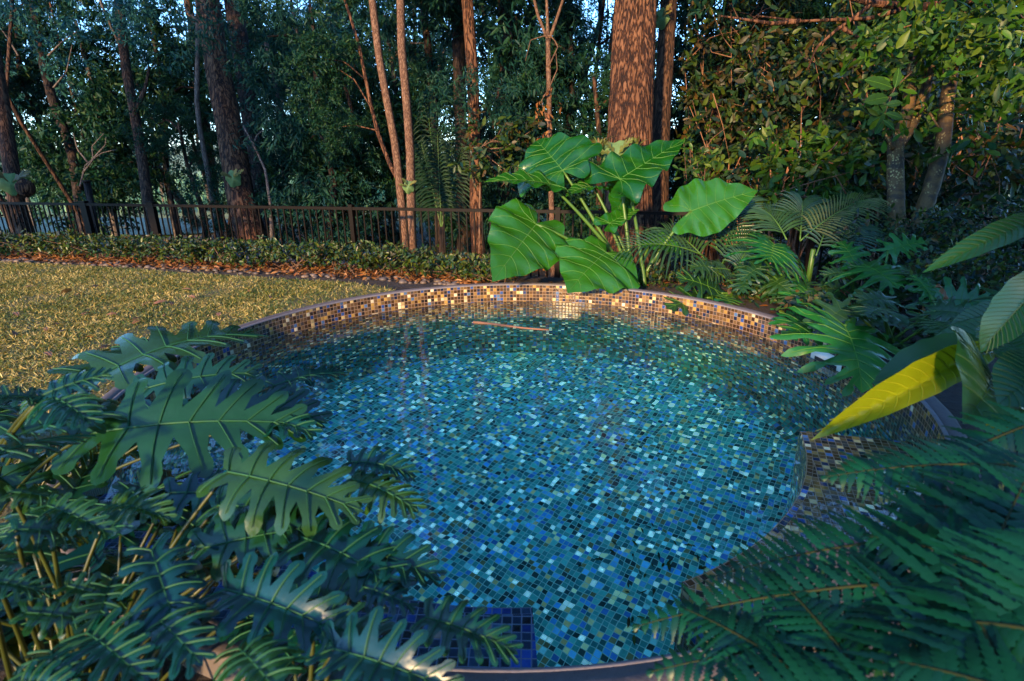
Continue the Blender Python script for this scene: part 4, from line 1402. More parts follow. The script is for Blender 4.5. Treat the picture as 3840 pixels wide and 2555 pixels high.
for ax_, ay_, ad, bx, by, bd, pl, mt in ((3000, 905, 4.7, 3260, 745, 4.7, .24, 'palm_gold'), (3060, 960, 4.6, 3130, 800, 4.8, .20, 'palm'), (3120, 960, 4.6, 3230, 850, 4.7, .25, 'palm'), (2950, 900, 4.8, 2870, 790, 5.0, .3, 'palm'), (3000, 900, 4.9, 3010, 760, 5.0, .3, 'palm')):
    palm_frond(palm2, at(ax_, ay_, ad), at(bx, by, bd), np.array([0.0, -0.6, 0.8]), pl, n=30 if mt == 'palm_gold' else 18, mat=mt, pw=.008 if mt == 'palm_gold' else .012)
MB().tube([PB2, at(3050, 935, 4.75)], [0.03, 0.02], 8).build('stem', MT['ear_stalk'], palm2)
PB3 = bank(2860, 1060, 4.6)
palm3 = thing('small_palm', PB3, 'low young palm with short fan like fronds just behind the tiled rim', 'palm', 'small palms behind the pool')
for ax_, ay_, ad, bx, by, bd, pl, mt in ((2740, 1015, 4.5, 2640, 1020, 4.35, .17, 'palm'), (2820, 1010, 4.5, 2965, 1000, 4.4, .2, 'palm'), (2760, 1020, 4.6, 2800, 940, 4.7, .2, 'palm'), (2830, 1030, 4.5, 2900, 1060, 4.3, .17, 'palm')):
    palm_frond(palm3, at(ax_, ay_, ad), at(bx, by, bd), np.array([0.0, -0.5, 0.9]), pl, n=14, mat=mt)
MB().tube([PB3, at(2790, 1020, 4.55)], [0.02, 0.015], 8).build('stem', MT['ear_stalk'], palm3)


def strap_clump(loc, n, h, w, label, seed, mat='strap', name='strap_leaf_plant', group='strap leaf plants', spread=0.55):
    rs = np.random.RandomState(seed)
    mb = MB()
    for i in range(n):
        az = rs.uniform(0, 2 * PI)
        d = np.array([math.cos(az), math.sin(az), 0])
        X = np.array([-d[1], d[0], 0])
        hh = h * rs.uniform(.6, 1.1)
        sp_ = spread * rs.uniform(.4, 1.2) * h
        V = []
        for q in np.linspace(0, 1, 7):
            c = loc + d * (0.02 + sp_ * q ** 1.5) + UP * hh * (q - 0.42 * q ** 3)
            ww = w * [0.6, .95, 1, .9, .7, .4, .05][int(round(q * 6))]
            V += [c + X * ww, c - UP * ww * .3, c - X * ww]
        F = []
        for k in range(6):
            F += [(3 * k, 3 * k + 3, 3 * k + 4, 3 * k + 1), (3 * k + 1, 3 * k + 4, 3 * k + 5, 3 * k + 2)]
        mb.add(V, F)
    return props(mb.build(name, MT[mat]), label, 'plant', group)


for k, (x, ds, h, lab) in enumerate(((-4.6, .5, .5, 'dark strap leaf plant behind the fence beside the big leaning trunk'), (-3.9, .7, .55, 'bright strap leaf plant behind the fence right of the big leaning trunk'),
                                     (-3.2, .5, .5, 'strap leaf plant behind the fence, halfway from the leaning trunk to the narrow post'), (-2.5, .45, .5, 'strap leaf plant behind the fence just left of the narrow post'),
                                     (-1.5, .5, .55, 'strap leaf plant behind the fence left of the twin trunks'), (-.75, .5, .62, 'tall strap leaf plant behind the fence right of the twin trunks'),
                                     (-.2, .8, .62, 'strap leaf plant at the foot of the reddish trunk behind the fence'), (2.15, -.5, .6, 'strap leaves under the small palm, in front of the fence'),
                                     (2.9, -.7, .6, 'strap leaves in the dark gap behind the tiled rim'))):
    p = fence_at(x) + FN * ds
    p[2] = float(gz(p[0], p[1])) - .02
    strap_clump(p, 34, h, .014, lab, 60 + k)


# ------------------------------------------------------------------ trees
def resample(pts, n):
    pts = np.asarray(pts, float)
    d = np.concatenate([[0], np.cumsum(np.linalg.norm(np.diff(pts, axis=0), axis=1))])
    t = np.linspace(0, d[-1], n)
    return np.stack([np.interp(t, d, pts[:, i]) for i in range(3)], 1)


def crown_mesh(seed, R, nc, per, spread, droop, l, w, kind, flat=0.75, hollow=0.35):
    rs = np.random.RandomState(seed)
    C = unit(rs.randn(nc, 3)) * (rs.uniform(hollow, 1, (nc, 1)) ** 0.6) * R
    C[:, 2] *= flat
    C += rs.randn(nc, 3) * R * 0.08
    return foliage_arrays(rs, C, per, spread, droop, l, w), C


PROTO = {}


def crown_obj(key, parent, loc, scale, rotz, matkey=None):
    """crowns of a kind share mesh data"""
    if key not in PROTO:
        typ = key[0]
        seed = key[1]
        if typ == 'gum':
            arr, C = crown_mesh(100 + seed, 1.0, 70, 46, 0.17, 0.75, 0.115, 0.014, 'lance', 0.8)
            o = leaf_mesh('crown', *arr, 'lance', MT['gum'])
        elif typ == 'fine':
            arr, C = crown_mesh(200 + seed, 1.0, 120, 60, 0.13, 0.35, 0.075, 0.011, 'diamond', 0.9, 0.2)
            o = leaf_mesh('crown', *arr, 'diamond', MT['under'])
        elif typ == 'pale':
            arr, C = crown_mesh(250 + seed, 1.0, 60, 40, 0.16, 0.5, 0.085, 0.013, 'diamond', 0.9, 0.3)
            o = leaf_mesh('crown', *arr, 'diamond', MT['gum_haze'])
        elif typ == 'under':
            arr, C = crown_mesh(300 + seed, 1.0, 95, 50, 0.15, 0.45, 0.105, 0.018, 'lance', 0.95, 0.2)
            o = leaf_mesh('crown', *arr, 'lance', MT['under'])
        elif typ == 'olive':
            arr, C = crown_mesh(400 + seed, 1.0, 90, 42, 0.14, 0.2, 0.115, 0.026, 'oblong', 0.95, 0.2)
            o = leaf_mesh('crown', *arr, 'lance', MT['olive'])
        PROTO[key] = o.data
        bpy.data.objects.remove(o)
    o = bpy.data.objects.new('crown', PROTO[key])
    COL.objects.link(o)
    o.parent = parent
    o.location = np.asarray(loc, float) - ORIG[parent.name]
    o.scale = (scale, scale, scale * random.uniform(0.9, 1.15)) if np.isscalar(scale) else scale
    o.rotation_euler = (random.uniform(-.2, .2), random.uniform(-.2, .2), rotz)
    return o


def tree(name, path, r0, r1, label, mat, height=9.0, crown=('gum', 0), cr=2.0, ncrown=1, group=None, sides=14, rough=0.04, limbs=3, seed=0, lean_keep=0.35, low=None, buttress=1.25, cat='tree', leafy=()):
    """path: points of the trunk seen in the frame, bottom to top; goes on above it to the crown"""
    rs = np.random.RandomState(seed + 500)
    path = [np.asarray(p, float) for p in path]
    # foot down to the soil
    b, c = path[0], path[1]
    g = float(gz(b[0], b[1]))
    if b[2] > g - 0.05:
        d = (c - b) / max(0.05, (c - b)[2])
        foot = b - d * (b[2] - g + 0.1) * 0.8
        foot[2] = g - 0.1
        path = [foot] + path
    d = path[-1] - path[-2]
    d = d / np.linalg.norm(d)
    d = unit(d * [lean_keep, lean_keep, 1] + rs.randn(3) * 0.03)
    rest = height - path[-1][2]
    if rest > 0.3:
        for k in (0.33, 0.66, 1.0):
            path.append(path[-1] + d * rest / 3 + rs.randn(3) * [0.12, 0.12, 0] * (rest / 6))
    P = resample(path, 34)
    zz = (P[:, 2] - P[0, 2]) / (P[-1, 2] - P[0, 2])
    Rr = r0 + (r1 - r0) * zz ** 0.9
    Rr = Rr * (1 + (buttress - 1) * np.exp(-zz * 18))
    t = thing(name, path[0], label, cat, group)
    MB().tube(P, Rr, sides, rough=rough, seed=seed).build('trunk', MT[mat], t)
    top = P[-1]
    for k in range(limbs):
        i = int(rs.uniform(0.62, 0.93) * len(P))
        az = rs.uniform(0, 2 * PI)
        ln = cr * rs.uniform(.6, 1.0)
        q = P[i] + np.array([math.cos(az), math.sin(az), rs.uniform(.5, 1.1)]) * ln
        m = (P[i] + q) / 2 + rs.randn(3) * 0.12 * ln
        MB().tube(resample([P[i], m, q], 8), np.linspace(Rr[i] * .6, Rr[i] * .12, 8), 6, rough=.05, seed=k).build('limb', MT[mat], t)
    for k in range(ncrown):
        off = rs.randn(3) * cr * [0.45, 0.45, 0.3] if k else np.zeros(3)
        crown_obj((crown[0], (crown[1] + k) % 3), t, top + off + [0, 0, cr * 0.2], cr * (1 if k == 0 else .8), rs.uniform(0, 6))
    if path[1][0] > -1.3 and ncrown:
        for k, zc in enumerate((4.6, 6.6)):
            i = int(np.argmin(np.abs(P[:, 2] - zc)))
            crown_obj((crown[0], (crown[1] + k) % 3), t, P[i] + rs.randn(3) * [.8, .5, .2], cr * .75, rs.uniform(0, 6))
    for (lx, ly, ld, lr, kind) in leafy:
        crown_obj((kind, rs.randint(3)), t, at(lx, ly, ld), lr, rs.uniform(0, 6))
    return t


def pp(d, *xy):
    return [at(x, y, d) for x, y in xy]


# the trunks one can tell apart (pixel paths, foot first)
tree('gum_tree', pp(9.5, (948, 905), (905, 760), (860, 480), (815, 255), (778, 0)), .225, .13, 'thick leaning reddish brown gum trunk with a pale staghorn fern, left of the twin trunks', 'bark_red', 11, ('gum', 0), 2.6, 2, sides=26, rough=.035, seed=1)
tree('gum_tree', pp(10.8, (1000, 880), (985, 740), (948, 480), (905, 200), (872, 0)), .20, .12, 'dark gum trunk leaning close behind the thick reddish leaning trunk', 'bark_dark', 11, ('gum', 1), 2.4, 2, sides=16, seed=2)
tree('gum_tree', pp(9.0, (110, 920), (62, 760), (12, 430), (-25, 200)), .115, .08, 'curved brown trunk at the far left of the fence, with staghorn ferns', 'bark_brown', 8, ('under', 1), 2.0, 1, seed=3)
tree('gum_tree', pp(11.5, (320, 900), (298, 760), (270, 574), (191, 357), (166, 255), (124, 0)), .10, .07, 'slim dark trunk leaning left with a pale bare branch beside it', 'bark_dark', 9, ('gum', 2), 2.0, 1, seed=4)
yt = tree('gum_tree', pp(10.5, (580, 905), (556, 765), (531, 574), (500, 395), (472, 255), (446, 0)), .095, .06, 'slim brown trunk forking at half height, left of the thick leaning trunk', 'bark_brown', 9, ('gum', 0), 2.1, 1, seed=5)
MB().tube(resample(pp(10.45, (508, 420), (545, 330), (560, 250)), 8), np.linspace(.05, .02, 8), 7).build('limb', MT['bark_brown'], yt)
tree('gum_tree', pp(13.5, (820, 860), (790, 600), (752, 330), (735, 150), (702, 0)), .10, .08, 'slim brown trunk rising behind the thick leaning trunk on its left', 'bark_brown', 10, ('gum', 1), 2.2, 1, seed=6)
tree('gum_tree', pp(7.7, (1522, 935), (1503, 733), (1484, 555), (1452, 383), (1420, 210), (1396, 0)), .058, .045, 'slender smooth pinkish trunk, the leaning one of the twin trunks', 'bark_smooth', 8, ('gum', 2), 1.7, 1, seed=7, buttress=1.05, rough=.02)
tree('gum_tree', pp(7.6, (1545, 935), (1541, 760), (1538, 574), (1525, 383), (1506, 191), (1502, 0)), .062, .05, 'slender smooth pinkish trunk, the straighter one of the twin trunks', 'bark_smooth', 8.5, ('gum', 0), 1.7, 1, seed=8, buttress=1.05, rough=.02)
tree('gum_tree', pp(7.75, (1476, 650), (1420, 510), (1388, 383), (1344, 160), (1293, 0)), .032, .02, 'thin orange brown stem leaning away from the twin trunks', 'bark_red', 6, ('under', 0), 1.2, 1, seed=9, limbs=2, buttress=1.0) if False else None
tree('gum_tree', pp(10.5, (1648, 900), (1640, 640), (1625, 360), (1612, 255), (1586, 0)), .075, .06, 'dark narrow trunk standing right of the twin trunks', 'bark_dark', 9, ('gum', 1), 2.2, 1, seed=10)
tree('gum_tree', pp(8.4, (1795, 950), (1786, 830), (1784, 638), (1777, 408), (1771, 255), (1752, 0)), .098, .075, 'upright red brown trunk midway between the twin trunks and the elephant ear', 'bark_red', 9.5, ('gum', 2), 2.2, 2, sides=18, seed=11)
tree('gum_tree', pp(10.2, (1740, 900), (1735, 640), (1725, 380), (1716, 0)), .12, .10, 'dark trunk directly behind the upright red brown trunk', 'bark_dark', 10, ('gum', 0), 2.2, 1, seed=12)
tree('gum_tree', pp(9.8, (1935, 900), (1918, 765), (1905, 500), (1902, 320), (1895, 0)), .135, .11, 'dark upright trunk behind the elephant ear, left of the forked sapling', 'bark_dark', 10.5, ('gum', 1), 2.4, 2, seed=13)
tree('gum_tree', pp(11.0, (2010, 800), (2003, 500), (1997, 306), (1988, 0)), .05, .04, 'thin dark trunk between the dark upright trunk and the forked sapling', 'bark_dark', 9, ('gum', 2), 1.8, 1, seed=14)
sap = tree('sapling', pp(7.8, (2072, 900), (2066, 700), (2061, 542), (2058, 300), (2055, 150)), .040, .034, 'pale forked sapling with dead leaves, left of the thick furrowed trunk', 'bark_smooth', at(2055, 150, 7.8)[2], ('under', 2), .01, 0, limbs=0, seed=15, buttress=1.0, cat='sapling')
for q in (((2055, 150), (2020, 70), (1996, -30), (1975, -300)), ((2056, 155), (2052, 60), (2048, -60), (2060, -350)), ((2056, 160), (2085, 80), (2118, -20), (2170, -300))):
    MB().tube(resample(pp(7.8, *q), 10), np.linspace(.026, .008, 10), 7).build('limb', MT['bark_smooth'], sap)
for q in (((2058, 250), (2095, 170), (2060, 130), (1990, 150), (1970, 230)), ((2060, 330), (2090, 260), (2085, 200)), ((2062, 560), (2010, 620), (1930, 640), (1880, 700)), ((2060, 480), (2030, 380), (2075, 300))):
    MB().tube(resample(pp(7.7, *q), 12), np.linspace(.012, .004, 12), 5).build('twig', MT['bark_smooth'], sap)
rs = np.random.RandomState(77)
C = np.array([at(rs.normal(2050, 30), rs.normal(430, 50), 7.7) for _ in range(12)])
P, D, N, L, W = foliage_arrays(rs, C, 5, .05, 1.2, .085, .018)
leaf_mesh('dead_leaves', P, D, N, L, W, 'lance', MT['litter'], sap)
crown_obj(('gum', 1), sap, at(2080, -420, 7.9), 1.5, 2)
# thick furrowed trunk: own geometry for the bark ridges
big = thing('gum_tree', at(2350, 1030, 7.0), 'thickest tree trunk, furrowed red brown bark, rising behind the elephant ear', 'tree')
ORIG[big.name] = np.array(at(2350, 1030, 7.0))


def furrowed(parent, path, r0, r1, mat, depth, sides=230, rows=240, seed=0):
    P = resample(path, rows)
    tg = unit(np.gradient(P, axis=0))
    a = unit(np.cross(tg[0], [0, 1, 0.]))
    rs = np.random.RandomState(seed)
    ang = np.linspace(0, 2 * PI, sides, endpoint=False)
    H = np.zeros((rows, sides))
    A_ = ang[None]
    zl = np.linspace(0, np.linalg.norm(P[-1] - P[0]), rows)[:, None]
    for k, f in enumerate((19, 27, 38)):
        wob = sum(rs.uniform(.10, .30) * np.sin(zl * rs.uniform(.5, 3.0) + A_ * rs.randint(1, 6) + rs.uniform(0, 6)) for _ in range(5))
        ph = A_ * f / (2 * PI) + wob * 2.2
        d_ = np.abs((ph % 1.0) - .5) * 2
        msk = np.clip(.35 + sum(np.sin(zl * rs.uniform(2, 6) + A_ * rs.randint(5, 14) + rs.uniform(0, 6)) for _ in range(3)) * .55, 0, 1)
        H -= np.exp(-((1 - d_) / .30) ** 2) * (.35 + .65 * msk) * (1.0, .8, .45)[k]
    H = np.clip(H, -1.5, 0)
    low = 0.03 * np.sin(3 * ang[None] + zl * .7) + 0.025 * np.sin(5 * ang[None] - zl)
    V = []
    for i in range(rows):
        a = unit(a - tg[i] * (a @ tg[i]))
        b = np.cross(tg[i], a)
        R = (r0 + (r1 - r0) * i / (rows - 1)) * (1 + 0.35 * math.exp(-i / rows * 22)) * (1 + low[i]) + H[i] * depth
        V.append(P[i] + np.cos(ang)[:, None] * a * R[:, None] + np.sin(ang)[:, None] * b * R[:, None])
    idx = np.arange(rows * sides).reshape(rows, sides)
    F = np.stack([idx[:-1], np.roll(idx, -1, 1)[:-1], np.roll(idx, -1, 1)[1:], idx[1:]], -1).reshape(-1, 4)
    return quick_mesh('trunk', np.concatenate(V), F, MT[mat], parent, True)


top = at(2388, 0, 7.0)
path = pp(7.0, (2352, 1075), (2352, 850), (2362, 520), (2376, 250), (2388, 0)) + [top + [.1, .1, 2.5], top + [.25, .1, 6.0]]
furrowed(big, path, .305, .20, 'bark_red', .018, seed=4)
for k, (dx, dy, dz, r) in enumerate(((0, 0, 0, 3.0), (1.8, .4, -.8, 2.2), (-1.6, .8, -.4, 2.2))):
    crown_obj(('gum', k), big, path[-1] + np.array([dx, dy, dz + .6]), r, k * 2.0)
    if k:
        MB().tube(resample([path[-2] + (path[-1] - path[-2]) * .5, path[-1] + np.array([dx, dy, dz + .4])], 8), np.linspace(.1, .03, 8), 7).build('limb', MT['bark_red'], big)
for k, (x, y, z, r) in enumerate(((1.4, 6.4, 5.6, 1.7), (3.0, 6.2, 5.2, 1.8), (0.4, 7.4, 6.6, 1.7), (2.2, 5.2, 7.2, 1.9), (4.2, 5.6, 6.4, 1.9))):
    crown_obj(('gum', k % 3), big, (x, y, z), r, k)
tree('gum_tree', pp(7.75, (2470, 1010), (2472, 800), (2480, 500), (2494, 250), (2508, 0)), .118, .10, 'smoother orange and grey trunk touching the thickest trunk on its right', 'bark_brown', 10, ('gum', 1), 2.2, 1, sides=20, seed=17)
tree('gum_tree', pp(9.2, (2672, 800), (2678, 560), (2690, 370), (2714, 128), (2735, -40)), .088, .07, 'red brown trunk half hidden by shrubs, right of the thickest trunk', 'bark_red', 9, ('gum', 0), 2.0, 1, seed=18)
tree('gum_tree', pp(10.0, (2790, 820), (2792, 560), (2800, 300), (2815, 60), (2822, -60)), .08, .06, 'reddish trunk deep in the shrubs below the long bare branch', 'bark_red', 9, ('gum', 2), 2.0, 1, seed=19)
gt = thing('slender_tree', at(2640, 820, 10.5), 'pale grey slender tree with several wavy stems, right of the thickest trunk', 'tree')
gt_base = at(2640, 820, 10.5)
for q in (((2640, 820), (2630, 400), (2612, 250), (2605, 160), (2625, 60), (2610, -60)), ((2642, 700), (2638, 330), (2632, 220), (2612, 120), (2608, -40)), ((2636, 420), (2600, 300), (2572, 150), (2568, 60)), ((2640, 340), (2655, 200), (2650, 100), (2660, -40))):
    MB().tube(resample(pp(10.5, *q), 16), np.linspace(.045, .02, 16), 7).build('stem', MT['bark_grey'], gt)
crown_obj(('fine', 0), gt, at(2600, -250, 10.6), 1.5, 1)

# leaning stem springing from the twin trunks
ls = thing('young_tree', at(1471, 640, 7.72), 'thin orange brown stem leaning left out of the twin trunks', 'tree')
MB().tube(resample(pp(7.72, (1512, 700), (1474, 645), (1420, 510), (1388, 383), (1344, 160), (1293, 0), (1230, -220)), 22), np.linspace(.032, .012, 22), 9, rough=.03).build('trunk', MT['bark_red'], ls)
for q in (((1400, 420), (1330, 300), (1240, 240)), ((1372, 300), (1290, 230), (1200, 220)), ((1415, 490), (1330, 470), (1250, 480))):
    MB().tube(resample(pp(7.7, *q), 8), np.linspace(.012, .004, 8), 5).build('twig', MT['bark_red'], ls)
for x, y, r in ((1235, 200, .55), (1180, 330, .5), (1260, 470, .4), (1250, -120, .6)):
    crown_obj(('under', 1), ls, at(x, y, 7.8), r, x)


# lichen spotted trees on the right, in front of the fence
def mac_leaves(name, parent, blobs, seed, mat, per=17, l=.115, w=.021, spread=.17, droop=.35):
    rs = np.random.RandomState(seed)
    C = []
    for (x0, y0, x1, y1, d0, d1, n) in blobs:
        for _ in range(n):
            C.append(at(rs.uniform(x0, x1), rs.uniform(y0, y1), rs.uniform(d0, d1)))
    P, D, N, L, W = foliage_arrays(rs, np.array(C), per, spread, droop, l, w)
    N = unit(N + [0, -0.2, 0.15])
    leaf_mesh(name, P, D, N, L, W, 'oblong', MT[mat], parent)
    return np.array(C)


ma = thing('lobed_leaf_tree', at(3372, 905, 4.95), 'lichen spotted forked trunk with bright lobed leaves, on the right bank', 'tree')
mt_ = MB().tube(resample(pp(4.95, (3375, 960), (3368, 893), (3360, 760), (3356, 600), (3360, 540), (3400, 440), (3418, 306), (3430, 150)), 30), np.interp(np.linspace(0, 1, 30), [0, .12, .45, .6, 1], [.082, .070, .066, .052, .036]), 16, rough=.05, seed=3).build('trunk', MT['lichen'], ma)
MB().tube(resample(pp(4.96, (3362, 560), (3420, 470), (3468, 357), (3500, 200), (3540, 40)), 14), np.linspace(.05, .026, 14), 12, rough=.05).build('limb', MT['lichen'], ma)
MB().tube(resample(pp(4.9, (3352, 560), (3320, 500), (3300, 430)), 8), np.linspace(.022, .012, 8), 8).build('limb', MT['lichen'], ma)
MB().tube(resample(pp(4.85, (3420, 410), (3450, 400), (3490, 430), (3520, 480)), 8), np.linspace(.016, .007, 8), 8).build('limb', MT['lichen'], ma)
mac_leaves('foliage', ma, [(3230, 60, 3560, 300, 4.2, 5.2, 26), (3300, -250, 3800, 100, 4.2, 5.5, 26), (3500, 20, 3840, 230, 4.0, 5.0, 26), (3230, 260, 3400, 480, 4.4, 4.9, 9)], 51, 'macadamia')
mb_ = thing('lobed_leaf_tree', at(3445, 860, 5.0), 'lichen spotted single trunk leaning right, beside the forked one', 'tree')
MB().tube(resample(pp(5.05, (3430, 900), (3447, 848), (3498, 689), (3536, 561), (3550, 400), (3566, 287), (3590, 100)), 28), np.linspace(.070, .05, 28), 16, rough=.05, seed=5).build('trunk', MT['lichen'], mb_)
mac_leaves('foliage', mb_, [(3560, 150, 3860, 420, 4.4, 5.6, 24), (3420, 300, 3640, 600, 4.5, 5.2, 9), (3600, -300, 3900, 100, 4.5, 6, 20)], 52, 'macadamia')
# one drooping spray near the trunk, leaves clear against the dark
sp0 = at(3395, 300, 4.45)
spr = MB().tube(resample([at(3420, 270, 4.5), at(3355, 330, 4.4), at(3320, 420, 4.4), at(3300, 490, 4.4)], 10), np.linspace(.006, .003, 10), 5)
spo = spr.build('spray', MT['bark_smooth'], ma)
for k, (jx, jy, tx, ty) in enumerate(((3345, 330, 3240, 300), (3355, 330, 3370, 255), (3330, 365, 3238, 385), (3335, 360, 3370, 350), (3325, 400, 3255, 430), (3322, 395, 3385, 385), (3318, 425, 3250, 470), (3320, 425, 3390, 450), (3308, 455, 3280, 505), (3310, 450, 3355, 490))):
    leaf_blade('leaf', long_outline(RG, .24, .07), at(jx, jy, 4.4), at(tx, ty, 4.38), np.array([0.1, -0.85, 0.45]), spo, [MT['macadamia'], MT['vein_lime']], bend=.3, fold=.15, droop=.1, wave=.01, vw=.012, grid=.12, rs=RG)

# bare branches across the top right
br = thing('bare_branch', at(3620, 20, 4.7), 'reddish brown bare branch crossing the top of the right side', 'branch')
MB().tube(resample(pp(4.7, (3760, -60), (3620, 8), (3440, 28), (3260, 12), (3100, -40)), 16), np.linspace(.036, .022, 16), 9, rough=.05).build('stem', MT['bark_red'], br)
for q in (((3270, 14), (3200, 70), (3140, 110), (3060, 180), (3030, 260)), ((3420, 26), (3260, 70), (3000, 80), (2840, 60)), ((3150, 100), (3230, 150), (3290, 175)), ((3000, 80), (2900, 90), (2700, 60))):
    MB().tube(resample(pp(4.7, *q), 12), np.linspace(.020, .006, 12), 7, rough=.04).build('twig', MT['bark_red'], br)

# shrubs on the right, olive leaves, filling in behind
for k, (x0, y0, x1, y1, d0, d1, n, lab, mk) in enumerate((
        (2560, 330, 2900, 800, 7.4, 8.4, 60, 'olive leaved shrub right of the thickest trunk, above the small palms', 'olive'),
        (2780, 100, 3200, 560, 6.6, 7.8, 70, 'dense olive shrub below the long bare branch, left of the lichen trunks', 'olive'),
        (2840, 500, 3300, 800, 5.6, 6.6, 55, 'shiny leaved shrub left of the forked lichen trunk', 'macadamia'),
        (3100, 150, 3480, 760, 6.2, 7.4, 70, 'dark leafy shrub behind the forked lichen trunk', 'olive'),
        (3480, 350, 3880, 780, 5.8, 7.2, 60, 'olive brown shrub behind the leaning lichen trunk', 'olive'),
        (2560, -60, 3000, 330, 7.6, 9, 60, 'leafy branches hanging above the slender grey stems', 'olive'),
        (3150, -500, 3900, 150, 6, 7.5, 60, 'high leafy growth over the lichen trunks', 'olive'))):
    c = at((x0 + x1) / 2, y1, (d0 + d1) / 2)
    c[2] = float(gz(c[0], c[1]))
    sh = thing('shrub', c, lab, 'shrub', 'shrubs on the right side')
    C = mac_leaves('foliage', sh, [(x0, y0, x1, y1, d0, d1, n)], 600 + k, mk, per=24, l=.135, w=.025, spread=.14, droop=.3)
    rs = np.random.RandomState(k)
    m = MB()
    for j in range(26):
        q, q2 = C[rs.randint(len(C))], C[rs.randint(len(C))]
        if j > 5:
            e_ = q2 - q
            q2 = q + unit(e_) * min(np.linalg.norm(e_), .9)
            m.tube(resample([q, (q + q2) / 2 + rs.randn(3) * .06, q2], 7), np.linspace(.008, .002, 7), 5)
        else:
            m.tube(resample([c + rs.randn(3) * [.15, .15, 0], (c + q) / 2 + rs.randn(3) * .25, q], 8), np.linspace(.016, .004, 8), 6)
    m.build('stems', MT['twig'], sh)
# low small leaved growth at the right bank
for k, (x0, y0, x1, y1, d0, d1, n, lab) in enumerate((
        (3150, 820, 3500, 1000, 4.4, 5.0, 34, 'low small leaved bush round the feet of the lichen trunks'),
        (3480, 780, 3900, 1000, 4.2, 5.0, 48, 'low brownish bush in front of the fence at the right edge'),
        (3420, 960, 3880, 1160, 3.6, 4.3, 44, 'small leaved ground bush under the long ginger blade'),
        (2430, 1020, 2720, 1100, 4.7, 5.3, 34, 'dark low bush at the foot of the elephant ear stalks, behind the tiled rim'),
        (2720, 1050, 3000, 1170, 4.2, 4.9, 34, 'dark low bush under the tall upright split leaf'),
        (3000, 1130, 3330, 1300, 3.3, 4.0, 30, 'dark low bush behind the skimmer and the drooping split leaf'))):
    c = at((x0 + x1) / 2, y1, (d0 + d1) / 2)
    c[2] = float(gz(c[0], c[1]))
    sh = thing('low_bush', c, lab, 'bush', 'low bushes on the right bank')
    C = mac_leaves('foliage', sh, [(x0, y0, x1, y1, d0, d1, n)], 700 + k, 'olive', per=40, l=.05, w=.011, spread=.13, droop=.1)
    rs = np.random.RandomState(k)
    m = MB()
    for j in range(10):
        q = C[rs.randint(len(C))]
        m.tube(resample([c + rs.randn(3) * [.3, .2, 0], (c + q) / 2 + rs.randn(3) * .1, q], 7), np.linspace(.007, .003, 7), 5)
    m.build('stems', MT['bark_red'], sh)

# trees further back: trunk, limbs, spreading crowns low enough to fill the view
def mid_tree(x, y, h, cr, kind, v, r, label, group, mat='bark_dark', seed=0, zfrac=(.45, .9), n=3):
    rs = np.random.RandomState(900 + seed)
    g = float(gz(x, y))
    base = np.array([x, y, g - .1])
    top = np.array([x + rs.randn() * .05 * h, y + rs.randn() * .05 * h, g + h])
    t = thing('forest_tree', base, label, 'tree', group)
    P = resample([base, base + (top - base) * .35 + rs.randn(3) * .06 * h * [1, 1, 0], base + (top - base) * .7 + rs.randn(3) * .05 * h * [1, 1, 0], top], 20)
    MB().tube(P, np.linspace(r, r * .35, 20), 9, rough=.05, seed=seed).build('trunk', MT[mat], t)
    for k in range(n):
        f = np.interp(k, [0, max(1, n - 1)], zfrac)
        i = int(f * 19)
        az = rs.uniform(0, 2 * PI)
        o = np.array([math.cos(az), math.sin(az), .25]) * cr * rs.uniform(.3, .75)
        MB().tube(resample([P[i], P[i] + o * .5 + [0, 0, .15], P[i] + o], 6), np.linspace(r * .45, r * .12, 6), 5).build('limb', MT[mat], t)
        crown_obj((kind, (v + k) % 3), t, P[i] + o, cr * rs.uniform(.75, 1.05), rs.uniform(0, 6))
    return t


MID = [
    # px, depth, height, crown radius, kind, label
    (60, 12.5, 5.0, 1.5, 'under', 'dark leafy tree at the left end behind the fence'),
    (250, 14.5, 5.5, 1.6, 'under', 'leafy tree between the curved left trunk and the forked slim trunk'),
    (400, 12.2, 4.6, 1.3, 'under', 'bushy dark tree left of the forked slim trunk'),
    (640, 13.0, 4.8, 1.5, 'under', 'dark understory tree between the forked slim trunk and the thick leaning trunk'),
    (730, 11.2, 2.6, .85, 'fine', 'low fine leaved tree left of the thick leaning trunk'),
    (1080, 12.0, 4.2, 1.2, 'gum', 'drooping leaved young gum right of the thick leaning trunk'),
    (1180, 9.8, 4.2, 1.15, 'gum', 'nearer young gum with hanging leaves left of the twin trunks'),
    (1330, 10.8, 3.6, 1.15, 'under', 'leafy tree just left of the twin trunks'),
    (1460, 12.0, 4.6, 1.3, 'gum', 'young gum seen behind the twin trunks'),
    (1660, 11.6, 3.2, 1.1, 'under', 'bushy tree between the twin trunks and the upright red trunk'),
    (1850, 9.4, 2.9, .9, 'gum', 'hanging leaved sapling in front of the dark upright trunk'),
    (1960, 11.5, 4.6, 1.3, 'under', 'dark tree behind the dark upright trunk'),
    (2140, 10.5, 4.4, 1.3, 'gum', 'young gum behind the forked sapling'),
    (2200, 9.0, 3.0, .9, 'under', 'leafy tree against the left side of the thickest trunk'),
    (2590, 11.5, 4.6, 1.4, 'gum', 'young gum right of the thickest trunk, behind the grey stems'),
    (2760, 11.5, 4.4, 1.5, 'under', 'dark tree behind the red brown trunk in the shrubs'),
    (3000, 10.5, 4.6, 1.6, 'under', 'dark tree deep behind the olive shrubs'),
    (3300, 10.0, 5.0, 1.7, 'under', 'dark tree far behind the forked lichen trunk'),
    (3650, 9.5, 4.6, 1.5, 'under', 'dark tree far behind the leaning lichen trunk'),
]
